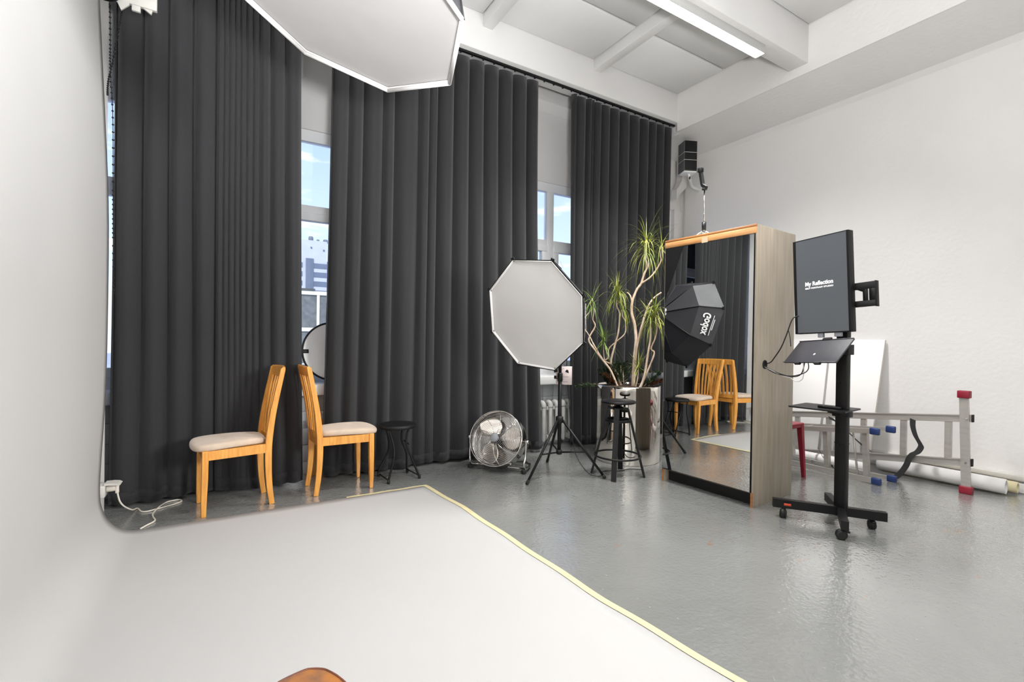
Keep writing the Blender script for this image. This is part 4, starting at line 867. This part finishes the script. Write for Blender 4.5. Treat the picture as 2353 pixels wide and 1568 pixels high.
# ================================================================== speaker on its bracket
sp = Vector((5.235, 4.22, 3.48)); MSP = Matrix.Translation(sp) @ Matrix.Rotation(R(-24), 4, 'Z')
T = Thing('wall_speaker', 'black box speaker on a white arm high in the far corner', 'speaker', sp)
T.part('cabinet', MB().rbox((-0.09, -0.075, 0.02), (0.09, 0.10, 0.415), 0.008, 2, MSP), mat('grey_speaker_shell', (92, 94, 96), 0.5))
T.part('grille', MB().rbox((-0.084, -0.085, 0.026), (0.084, -0.0745, 0.41), 0.004, 2, MSP), m_blackp)
T.part('clamp_strap', MB().box((-0.094, -0.089, 0.155), (0.094, 0.104, 0.160), MSP).box((-0.094, -0.089, 0.255), (0.094, 0.104, 0.260), MSP), m_plast_g)
T.part('base_plate', MB().rbox((-0.085, -0.07, 0.0), (0.085, 0.09, 0.019), 0.004, 2, MSP), m_white)
T.part('arm', MB().tube(smooth_path([sp+Vector((0.02, 0.0, 0.002)), sp+Vector((0.03, 0.0, -0.03)), sp+Vector((0.12, 0.05, -0.06)), sp+Vector((0.32, 0.18, -0.065)), (5.775, 4.45, 3.42)], 4), 0.018, 10).rbox((5.765, 4.39, 3.35), (5.779, 4.51, 3.49), 0.004), m_white)
T.part('knob', MB().rod(sp+Vector((0.03, -0.01, -0.065)), sp+Vector((0.03, -0.01, -0.03)), 0.010, 10), m_blackp)

# ================================================================== rolling screen cart
CP = Vector((3.615, 1.602, 0))
T = Thing('screen_cart', 'black rolling cart with a cross base carrying the tall screen', 'cart', CP)
ends = [(3.372, 1.935), (3.760, 1.392), (3.335, 1.452), (3.86, 1.80)]
for i, (x, y) in enumerate(ends):
    e_ = Vector((x, y, 0)); d = (e_-CP).normalized()
    T.part('base_leg', MB().bar(CP+Vector((0, 0, 0.098))-d*0.02, e_+Vector((0, 0, 0.098)), 0.042, 0.058), m_black)
    q = CP + (e_-CP) - d*0.075 if i != 2 else e_ - d*0.0 - d*0.03
    if i == 0: q = e_-d*0.07
    ca = R((200, 40, 120, 300)[i]); cd = Vector((math.cos(ca), math.sin(ca), 0)); w = q + cd*0.016 + Vector((0, 0, 0.0285)); s_ = Vector((-cd.y, cd.x, 0))
    cst = T.part('caster', MB().rod(q+Vector((0, 0, 0.048)), q+Vector((0, 0, 0.071)), 0.006, 8).lathe([(0.030, -0.014), (0.034, -0.006), (0.034, 0.006), (0.030, 0.014), (0.0001, 0.016)], 20, mtx_z(w+Vector((0, 0, 0.004)), s_)).rbox((-0.03, -0.012, 0.048), (0.02, 0.012, 0.06), 0.004, mtx=Matrix.Translation(q) @ Matrix.Rotation(ca, 4, 'Z')), m_blackp)
    T.part('wheel', MB().lathe([(0.018, -0.021), (0.0275, -0.019), (0.0285, -0.012), (0.022, -0.011), (0.022, 0.011), (0.0285, 0.012), (0.0275, 0.019), (0.018, 0.021)], 20, mtx_z(w, s_)), m_rubber, cst)
T.part('badge', MB().rbox((-0.022, -0.0005, -0.008), (0.022, 0.001, 0.008), 0.0005, 1, mtx=Matrix.Translation((3.405, 1.850, 0.104)) @ Matrix.Rotation(math.atan2(-(1.935-1.602), (CP.x-3.372)), 4, 'Z') @ Matrix.Translation((0, -0.0225, 0))), mat('orange_badge', (196, 70, 36), 0.5), label='small orange badge on the base leg')
MP = Matrix.Translation(CP) @ Matrix.Rotation(R(-6.0), 4, 'Z')
T.part('pole', MB().rbox((-0.022, -0.036, 0.06), (0.022, 0.036, 1.86), 0.004, 2, MP), m_black)
T.part('pole_joint', MB().rbox((-0.0235, -0.0375, 0.56), (0.0235, 0.0375, 0.566), 0.001, 1, MP).rod(MP @ Vector((-0.024, 0.01, 0.55)), MP @ Vector((-0.029, 0.01, 0.55)), 0.007, 10).rod(MP @ Vector((-0.024, 0.01, 0.98)), MP @ Vector((-0.029, 0.01, 0.98)), 0.005, 10), m_blackp)
# lower tray
tcn = Vector((3.620, 1.716, 0.795)); MTR = Matrix.Translation(tcn) @ Matrix.Rotation(R(6), 4, 'Z')
T.part('tray', MB().prism([(-0.145, -0.17), (-0.155, -0.155), (-0.155, 0.165), (-0.145, 0.18), (0.145, 0.18), (0.155, 0.165), (0.155, -0.155), (0.145, -0.17)], -0.010, 0.0, mtx=MTR), m_black)
T.part('tray_support', MB().bar(CP+Vector((-0.02, 0, 0.772)), tcn+Vector((-0.06, -0.09, -0.024)), 0.16, 0.02).rbox((-0.035, -0.05, 0.745), (0.035, 0.05, 0.783), 0.004, 2, MP), m_black)
# tilted upper tray under the screen
az, el, ro = R(297.3), R(40.65), R(-4.0)
n_ = Vector((math.cos(el)*math.sin(az), math.cos(el)*math.cos(az), math.sin(el))); a_ = n_.cross(Vector((0, 0, 1))).normalized(); b_ = a_.cross(n_)
a2, b2 = math.cos(ro)*a_+math.sin(ro)*b_, -math.sin(ro)*a_+math.cos(ro)*b_
MT2 = Matrix((a2, b2, n_)).transposed().to_4x4(); MT2.translation = (3.3645, 1.653, 1.194)
if MT2.to_3x3().determinant() < 0: MT2 = Matrix((-a2, b2, n_)).transposed().to_4x4(); MT2.translation = (3.3645, 1.653, 1.194)
ut = T.part('tilted_tray', MB().rbox((-0.236, -0.100, -0.010), (0.236, 0.100, 0.0), 0.003, 2, MT2).rbox((-0.236, -0.102, 0.0), (0.236, -0.096, 0.004), 0.001, 1, MT2).rbox((-0.236, 0.096, 0.0), (0.236, 0.101, 0.004), 0.001, 1, MT2), mat('dark_tray', (58, 58, 64), 0.5, var=0.12, vscale=30))
T.part('tray_clips', MB().box((-0.12, -0.112, -0.012), (-0.07, -0.1, 0.004), MT2).box((0.06, -0.112, -0.012), (0.11, -0.1, 0.004), MT2).box((-0.02, 0.098, -0.006), (0.05, 0.115, 0.006), MT2), m_blackp, ut)
T.part('tray_button', MB().lathe([(0.009, 0.0), (0.009, 0.002), (0.0001, 0.0025)], 14, MT2 @ Matrix.Translation((0.005, -0.03, 0.0))), m_plast_g, ut)
T.part('tray_arm', MB().bar(MT2 @ Vector((0.0, 0.02, -0.02)), CP+Vector((-0.02, 0.0, 1.20)), 0.05, 0.03).rbox((-0.035, -0.05, 1.17), (0.035, 0.05, 1.24), 0.004, 2, MP), m_black)
# screen bracket: an open frame behind the screen
az = R(276.2); sn = Vector((math.sin(az), math.cos(az), 0)); sxv = Vector((sn.y, -sn.x, 0)); sxv = sxv if sxv.y > 0 else -sxv     # sxv: towards the window (left in the picture)
ro = R(-2.67); TVC = Vector((3.4932, 1.696, 1.652)); TW, TH = 0.3795, 0.6715
svu = Vector((0, 0, 1)); sx2 = sxv*math.cos(ro)+svu*math.sin(ro)*1; sz2 = svu*math.cos(ro)-sxv*math.sin(ro)
ms = Matrix((-sx2, sz2, sn)).transposed().to_4x4(); ms.translation = TVC     # local x runs right in the picture, z out of the screen
MSB = ms.copy(); MSB.translation = TVC - sn*0.072
br = MB()
for (x0, x1, z0, z1) in ((-0.20, 0.30, -0.175, -0.135), (-0.20, 0.30, -0.06, -0.015), (0.262, 0.30, -0.135, -0.06), (0.225, 0.25, -0.135, -0.06), (-0.2, -0.16, -0.135, -0.06)):
    br.rbox((x0, z0, -0.012), (x1, z1, 0.006), 0.002, 1, MSB)
br.rbox((0.296, -0.178, -0.03), (0.302, -0.012, 0.006), 0.001, 1, MSB)
br.prism([(0.19, -0.06), (0.225, -0.06), (0.225, -0.078)], -0.01, 0.004, mtx=MSB)
T.part('screen_bracket', br, m_black)
T.part('bracket_plate', MB().rbox((-0.08, -0.17, 1.46), (0.045, 0.17, 1.60), 0.003, 1, MP) if False else MB().bar(CP+Vector((-0.01, 0, 1.53)), TVC-sn*0.07+Vector((0, 0, -0.09)), 0.12, 0.16), m_black)
# ---- the screen itself
T = Thing('portrait_screen', 'tall thin dark portrait screen showing a white title, fixed on the rolling cart', 'screen', TVC-Vector((0, 0, TH/2)))
T.part('housing', MB().rbox((-TW/2, -TH/2, -0.052), (TW/2, TH/2, 0.0), 0.004, 2, ms), m_blackp)
T.part('bezel', MB().box((-TW/2+0.001, -TH/2+0.001, 0.0), (-TW/2+0.020, TH/2-0.001, 0.003), ms).box((TW/2-0.015, -TH/2+0.001, 0.0), (TW/2-0.001, TH/2-0.001, 0.003), ms).box((-TW/2+0.001, TH/2-0.006, 0.0), (TW/2-0.001, TH/2-0.001, 0.003), ms).box((-TW/2+0.001, -TH/2+0.001, 0.0), (TW/2-0.001, -TH/2+0.007, 0.003), ms), m_black)
T.part('display', MB().box((-TW/2+0.018, -TH/2+0.006, 0.0), (TW/2-0.014, TH/2-0.005, 0.0012), ms), mat('lit_display', (70, 73, 76), 0.3, emit=(86, 88, 92), estr=0.35))
tl = T.part('title_lettering', text_mb('My Reflection', 0.040, ms @ Matrix.Translation((-0.012, 0.012, 0.0016)), 0.0011, 0.0003, width=0.190), m_print)
T.part('subtitle_lettering', text_mb('SELF PORTRAIT STUDIO', 0.0135, ms @ Matrix.Translation((-0.012, -0.018, 0.0016)), 0.0004, 0.0003, width=0.192), m_print)
T.part('port_box', MB().rbox((-0.035, -TH/2-0.030, -0.03), (0.0, -TH/2+0.002, -0.005), 0.003, 2, ms), mat('grey_connector', (150, 154, 160), 0.4))
T.part('port_box', MB().rbox((0.075, -TH/2-0.028, -0.03), (0.118, -TH/2+0.002, -0.005), 0.003, 2, ms), mat('grey_connector', (150, 154, 160), 0.4))
T.part('power_button', MB().rod(ms @ Vector((-TW/2+0.0, -0.02, -0.012)), ms @ Vector((-TW/2-0.003, -0.02, -0.012)), 0.005, 10), m_plast_g)
# ---- things on the lower tray
T = Thing('remote_control', 'small black remote control lying on the cart tray', 'remote control', (3.570, 1.662, 0.7958))
T.part('body', MB().rbox((-0.07, -0.018, 0.0), (0.07, 0.018, 0.016), 0.006, 2, Matrix.Translation((3.570, 1.662, 0.7958)) @ Matrix.Rotation(R(98), 4, 'Z')), m_blackp)
T.part('button', MB().box((-0.05, -0.010, 0.016), (-0.04, 0.010, 0.0175), Matrix.Translation((3.570, 1.662, 0.7958)) @ Matrix.Rotation(R(98), 4, 'Z')).box((-0.02, -0.010, 0.016), (0.03, 0.010, 0.0175), Matrix.Translation((3.570, 1.662, 0.7958)) @ Matrix.Rotation(R(98), 4, 'Z')), m_rubber)
solo('white_card', MB().rbox((-0.045, -0.028, 0), (0.045, 0.028, 0.008), 0.002, 1, Matrix.Rotation(R(-70), 4, 'Z')), m_white, 'thin white card lying on the cart tray behind the remote', 'card', (3.722, 1.605, 0.7955))

# ================================================================== red stool half hidden behind the wardrobe
rx, ry = 4.325, 2.365
T = Thing('red_stool', 'dark red plastic stool half hidden behind the mirror wardrobe', 'stool', (rx+0.12, ry+0.12, 0))
T.part('seat', MB().rbox((rx-0.02, ry-0.02, 0.485), (rx+0.26, ry+0.26, 0.505), 0.02, 3), m_red)
T.part('skirt', MB().rbox((rx-0.015, ry-0.015, 0.462), (rx+0.255, ry+0.012, 0.488), 0.006, 2).rbox((rx-0.015, ry+0.23, 0.462), (rx+0.255, ry+0.255, 0.488), 0.006, 2).rbox((rx-0.015, ry, 0.462), (rx+0.012, ry+0.24, 0.488), 0.006, 2).rbox((rx+0.23, ry, 0.462), (rx+0.255, ry+0.24, 0.488), 0.006, 2), m_red)
for sx, sy in ((-1, -1), (1, -1), (1, 1), (-1, 1)):
    c0 = Vector((rx+0.12+sx*0.115, ry+0.12+sy*0.115, 0.49)); c1 = Vector((rx+0.12+sx*0.14, ry+0.12+sy*0.14, 0.0))
    T.part('leg', MB().sweep([c0, c0.lerp(c1, 0.2), c1], 0.044, 0.044, (1, 0, 0), [1.0, 0.95, 0.62]), m_red)

# ================================================================== long ladder lying on its side along the right wall
LX = 5.34
T = Thing('long_ladder', 'long aluminium ladder on its side, red capped foot bar at the near end', 'ladder', (LX, 1.417, 0))
def lad(y, top): # rail centre heights
    t = (y-1.40)/1.41
    return (0.633-0.165*t) if top else (0.262-0.205*t)
YE = 2.98
for top in (True, False):
    T.part('rail', MB().bar((LX, 1.395, lad(1.395, top)), (LX, YE, lad(YE, top)), 0.026, 0.062).bar((LX-0.014, 1.395, lad(1.395, top)+0.026), (LX-0.014, YE, lad(YE, top)+0.026), 0.012, 0.008).bar((LX-0.014, 1.395, lad(1.395, top)-0.026), (LX-0.014, YE, lad(YE, top)-0.026), 0.012, 0.008), m_alu)
    T.part('end_cap', MB().rbox((LX-0.016, 1.383, lad(1.39, top)-0.032), (LX+0.014, 1.396, lad(1.39, top)+0.031), 0.003), m_rubber)
for y in (1.544, 1.859, 2.178, 2.49, 2.803):
    T.part('rung', MB().bar((LX, y, lad(y, False)+0.03), (LX, y, lad(y, True)-0.03), 0.028, 0.046, (0, 1, 0)).bar((LX-0.014, y, lad(y, False)+0.03), (LX-0.014, y, lad(y, True)-0.03), 0.003, 0.030, (0, 1, 0)), m_alu)
T.part('foot_bar', MB().bar((LX-0.024, 1.417, 0.04), (LX-0.020, 1.442, 0.815), 0.022, 0.060, (0, 1, 0)), m_alu)
T.part('foot_cap', MB().rbox((LX-0.050, 1.378, 0.0), (LX+0.012, 1.458, 0.062), 0.006), m_redcap, label='dark red rubber cap at the floor end')
T.part('foot_cap', MB().rbox((LX-0.046, 1.402, 0.80), (LX+0.016, 1.482, 0.862), 0.006), m_redcap, label='dark red rubber cap at the raised end')
T.part('bolt', MB().rod((LX-0.040, 1.42, 0.63), (LX-0.034, 1.42, 0.63), 0.008, 8).rod((LX-0.040, 1.42, 0.26), (LX-0.034, 1.42, 0.26), 0.008, 8), m_chrome)
def ribbon(pts, w, ax):
    P = smooth_path(pts, 5); ax = Vector(ax)
    return MB().sweep(P, w, 0.003, ax) if False else MB().add([q for p in P for q in (p-ax*w/2, p+ax*w/2)], [(2*i, 2*i+1, 2*i+3, 2*i+2) for i in range(len(P)-1)])
def strap(name, pts, w, ax, lab):
    o = T.part(name, ribbon(pts, w, Vector(ax).normalized()), m_strap, label=lab); s = o.modifiers.new('web', 'SOLIDIFY'); s.thickness = 0.003; return o
strap('strap', D['strap1'], 0.046, (0.15, 0.95, 0.3), 'black webbing strap looped through the near rungs')
strap('strap', D['strap2'], 0.036, (0.1, 0.5, 0.8), 'black webbing strap hanging at the far rungs')

# ================================================================== folded step ladder with blue caps
T = Thing('step_ladder', 'folded aluminium step ladder on its side with blue end caps', 'ladder', (4.98, 2.2, 0))
def rail(nm, x, ya, za, yb, zb, w, h): return T.part(nm, MB().bar((x, ya, za), (x, yb, zb), w, h), m_alu)
rail('front_rail', 4.88, 1.935, 0.474, 2.95, 0.345, 0.022, 0.044); rail('front_rail', 4.90, 1.925, 0.034, 2.95, 0.034, 0.022, 0.044)
rail('rear_rail', 5.17, 1.93, 0.468, 2.90, 0.36, 0.018, 0.032); rail('rear_rail', 5.13, 1.90, 0.034, 2.90, 0.034, 0.018, 0.032)
for (x, y, z) in ((4.88, 1.905, 0.476), (4.90, 1.895, 0.034), (5.17, 1.895, 0.470), (5.13, 1.865, 0.034)):
    T.part('end_cap', MB().rbox((x-0.018, y-0.036, z-0.030), (x+0.018, y+0.036, z+0.030), 0.008), m_blue, label='blue plastic end cap')
for y in (1.985, 2.31, 2.64):
    za = 0.474 - (y-1.935)*0.127
    T.part('step', MB().bar((4.945, y, 0.055), (4.925, y+0.01, za-0.02), 0.085, 0.022, (0, 1, 0)), m_alu)
    T.part('step_lip', MB().bar((4.905, y-0.008, 0.055), (4.885, y+0.002, za-0.02), 0.006, 0.040, (0, 1, 0)), m_alu)
T.part('brace', MB().rod((4.915, 2.045, 0.045), (4.905, 2.085, 0.455), 0.009, 8), m_alu)
T.part('hinge_arm', MB().bar((4.905, 2.55, 0.40), (5.15, 2.55, 0.40), 0.02, 0.006), m_alu)
strap('strap', D['strap3'], 0.034, (0.1, 0.5, 0.8), 'black webbing strap hanging between the rails')

# ================================================================== white board and paper rolls against the right wall
bd = Vector((5.44, 2.18, 0)); tp = Vector((5.742, 2.165, 1.288)); upv = (tp-bd); L = upv.length; upv.normalize(); yv = Vector((0, 1, 0)); nv = yv.cross(upv)
MBd = Matrix((yv, upv, nv)).transposed().to_4x4(); MBd.translation = bd
T = Thing('white_board', 'large white foam board leaning on the right wall behind the ladders', 'board', bd)
T.part('panel', MB().rbox((0, 0.004, -0.006), (1.0, L, 0.022), 0.002, 1, MBd), m_board)
T.part('edge', MB().box((-0.0012, 0.004, -0.005), (0.0, L, 0.021), MBd), mat('board_edge', (206, 200, 190), 0.7))
bd2 = Vector((5.37, 2.62, 0)); tp2 = Vector((5.68, 2.66, 1.24)); up2 = tp2-bd2; L2 = up2.length; up2.normalize(); n2 = Vector((0, 1, 0)).cross(up2).normalized(); y2 = up2.cross(n2)
MB2 = Matrix((y2, up2, n2)).transposed().to_4x4(); MB2.translation = bd2
solo('card_sheet', MB().rbox((0, 0.004, -0.003), (0.6, L2, 0.003), 0.001, 1, MB2), m_board, 'thin white sheet leaning in front of the foam board', 'board', bd2)
def roll(name, label, a, b, r, turns, m, cat='paper roll', core=None):
    a, b = Vector(a), Vector(b); ax = (b-a).normalized(); T = Thing(name, label, cat, (a.x, a.y, 0)); MM = mtx_z(a, ax); Ln = (b-a).length
    n = 28*turns; sp_ = []
    for i in range(n+1):
        t = i/28*2*PI + 2.2; rr = r*(0.62 + 0.38*i/n); sp_.append((rr*math.cos(t), rr*math.sin(t)))
    g = MB().grid(n, 1, lambda u, v: MM @ Vector((sp_[int(round(u*n))][0], sp_[int(round(u*n))][1], Ln*v)))
    o = T.part('sheet', g, m); s = o.modifiers.new('sheet', 'SOLIDIFY'); s.thickness = 0.0016
    return T
roll('paper_roll', 'long white rolled paper lying along the foot of the right wall', (5.565, 1.235, 0.068), (5.52, 2.12, 0.068), 0.066, 2, mat('white_roll_paper', (234, 232, 230), 0.7))
roll('paper_roll', 'cream edged paper roll tucked behind the long white roll', (5.672, 1.19, 0.056), (5.655, 2.13, 0.056), 0.050, 2, mat('cream_paper', (224, 212, 172), 0.7))
roll('paper_roll', 'shorter white paper roll on the floor behind the step ladder', (5.255, 2.13, 0.052), (5.235, 2.9, 0.052), 0.050, 2, mat('white_roll_paper', (234, 232, 230), 0.7))

# ================================================================== round wooden stool close to the camera
pts = [(x, y) for x, y, z in D['stump']]
out = [(0.085, 1.195)] + pts + [(0.243, 1.085), (0.225, 1.035), (0.185, 0.995), (0.13, 0.985), (0.075, 1.01), (0.045, 1.06), (0.04, 1.12), (0.055, 1.165)]
P = smooth_path([(x, y, 0) for x, y in out] + [(out[0][0], out[0][1], 0)], 3)[:-1]; sc = Vector((0.145, 1.10, 0))
T = Thing('wooden_stool', 'low rust brown wooden stool with a dark rim at the bottom of the picture', 'stool', sc)
m_rust = mat('rust_brown_top', (190, 118, 40), 0.55, rgb2=(120, 84, 60), vscale=14, detail=8, bump=0.1, bscale=60)
m_rim = mat('dark_brown_rim', (122, 66, 38), 0.6, rgb2=(86, 50, 34), vscale=30)
n = len(P)
def loop(k, z): return [sc + (p-sc)*k + Vector((0, 0, z)) for p in P]
lv = [loop(0.90, 0.405), loop(0.985, 0.410), loop(1.0, 0.425), loop(1.0, 0.440), loop(0.985, 0.449), loop(0.955, 0.450), loop(0.945, 0.447)]
T.part('rim', MB().add([p for l in lv for p in l], [(i*n+j, i*n+(j+1) % n, (i+1)*n+(j+1) % n, (i+1)*n+j) for i in range(len(lv)-1) for j in range(n)] + [tuple(reversed(range(n)))], True), m_rim, label='dark brown bark-like rim')
T.part('seat', MB().add(loop(0.948, 0.4472) + loop(0.948, 0.43), [tuple(range(n))] + [(j, (j+1) % n, n+(j+1) % n, n+j) for j in range(n)]), m_rust)
for a in (60, 180, 300):
    d = Vector((math.cos(R(a)), math.sin(R(a)), 0)); T.part('leg', MB().tube([sc+d*0.055+Vector((0, 0, 0.41)), sc+d*0.085+Vector((0, 0, 0.005))], [0.016, 0.012], 10), m_rim)

# ================================================================== behind the curtains: reflector disc and amber board
T = Thing('reflector_disc', 'round white reflector with a black rim standing on the window sill', 'reflector', (0.835, 4.60, 0.8205))
MR = mtx_z((0.835, 4.60, 1.108), (0.0, -1, 0.18))
T.part('fabric', MB().lathe([(0.262, 0.002), (0.15, 0.001), (0.0001, 0.0)], 48, MR), mat('bright_white_fabric', (246, 246, 246), 0.7))
T.part('rim', MB().tube([MR @ Vector((0.268*math.cos(a*PI/30), 0.268*math.sin(a*PI/30), 0)) for a in range(60)], 0.009, 8, closed=True), m_black)
T.part('tab', MB().rbox((-0.29, -0.018, -0.006), (-0.215, 0.018, 0.008), 0.003, 1, MR), m_blackp)
T = Thing('amber_board', 'amber wooden panel standing under the sill behind the right-facing chair', 'board', (0.68, 4.52, 0))
T.part('panel', MB().rbox((0.625, 4.50, 0.0), (0.685, 4.53, 0.50), 0.003).rbox((0.728, 4.50, 0.0), (0.765, 4.53, 0.50), 0.003), m_oak)
T.part('cross_piece', MB().rbox((0.685, 4.505, 0.455), (0.728, 4.525, 0.50), 0.002).rbox((0.685, 4.505, 0.03), (0.728, 4.525, 0.07), 0.002), m_oak)

# ================================================================== outside
struct('ground', MB().box((-120, 5.2, -6.2), (160, 220, -6.0)), mat('pale_bounce_ground', (214, 216, 220), 0.9, var=0.1, vscale=0.4))  # unseen ground, made pale to bounce light up into the windows
m_conc = mat('pale_cladding', (206, 210, 216), 0.7, var=0.05, vscale=0.6)
m_dkgl = mat('grey_ribbon_glass', (120, 130, 146), 0.25, var=0.1, vscale=0.5)
T = Thing('office_tower', 'pale office tower with grey window bands seen between the curtains', 'building', (8.0, 60, -6))
T.part('wall', MB().box((-1, 60, -6), (10.0, 75, 12.5)), m_conc)
T.part('stair_panel', MB().box((10.0, 60.4, -6), (10.35, 74, 10.2)), mat('grey_cladding', (168, 174, 182), 0.6))
T.part('stair_glass', MB().box((7.66, 59.85, -5), (8.50, 60.02, 10.34)), m_dkgl)
for z in (9.25, 8.20, 7.12, 6.05, 4.98, 3.9):
    T.part('window_band', MB().box((8.5, 59.9, z+0.0), (10.0, 60.02, z+0.56)), m_dkgl)
    T.part('window_band', MB().box((5.5, 59.9, z+0.0), (7.3, 60.02, z+0.56)), m_dkgl)
for x0, w, h in ((8.05, 0.55, 0.62), (8.95, 0.34, 0.34), (9.7, 0.55, 0.42)):
    T.part('roof_tank', MB().lathe([(w/2, 12.5), (w/2, 12.5+h*0.8), (w/2*0.8, 12.5+h)], 14, Matrix.Translation((x0+w/2, 61, 0))), mat('grey_tank', (128, 132, 138), 0.6))
T.part('vent', MB().box((8.15, 59.88, 11.55), (8.32, 60.0, 11.72)).box((9.55, 59.88, 11.35), (9.72, 60.0, 11.52)), m_dkgl)
T = Thing('glazed_annex', 'low dark annex with cream framed panels in front of the tower', 'building', (4.3, 30, -6))
T.part('wall', MB().box((2.0, 30.05, -6), (5.0, 36, 3.75)), mat('dark_annex', (128, 130, 126), 0.5, rgb2=(100, 104, 102), vscale=3))
m_crm = mat('cream_frame', (232, 228, 206), 0.6)
for x in (2.0, 3.2, 4.46): T.part('frame_post', MB().box((x, 29.95, -6), (x+0.15, 30.05, 3.78)), m_crm)
for z in (3.66, 1.50, -0.6): T.part('frame_rail', MB().box((2.0, 29.93, z), (5.02, 30.06, z+0.22)), m_crm)
T.part('side_wall', MB().box((5.0, 30.0, -6), (5.25, 36, 3.6)), mat('pale_side', (196, 200, 200), 0.7))
T.part('roof_edge', MB().box((2.0, 29.9, 3.88), (4.35, 30.4, 4.02)), mat('dark_roof_edge', (92, 94, 92), 0.8))
def bare_tree(x, y, h, label, seed):
    rnd = random.Random(seed); T = Thing('bare_tree', label, 'tree', (x, y, -6)); mb = MB(); tr = MB()
    tr.tube([(x, y, -6), (x+0.1, y, -3), (x, y, h*0.4-3)], [0.22, 0.17, 0.10], 8)
    def br(p, d, L, r, dep):
        q = p + d*L; mb.tube([p, p.lerp(q, 0.5)+Vector((rnd.uniform(-.1, .1), 0, 0.05))*L, q], [r, r*0.8, r*0.5], 4, caps=False)
        if dep < 4:
            for k in range(3): br(p.lerp(q, rnd.uniform(0.5, 1.0)), (d + Vector((rnd.uniform(-.8, .8), rnd.uniform(-.8, .8), rnd.uniform(-.1, .6)))).normalized(), L*0.66, r*0.5, dep+1)
    for k in range(6): br(Vector((x, y, h*0.4-3-0.4*k)), Vector((math.cos(k*1.1)*0.6, math.sin(k*1.1)*0.6, 1)).normalized(), h*0.32, 0.07, 0)
    T.part('trunk', tr, mat('tree_bark', (112, 102, 96), 0.8)); T.part('branches', mb, mat('tree_bark', (112, 102, 96), 0.8), kind='stuff')
bare_tree(18.3, 24, 9.6, 'bare tree outside, low in the window gap above the softbox', 2)
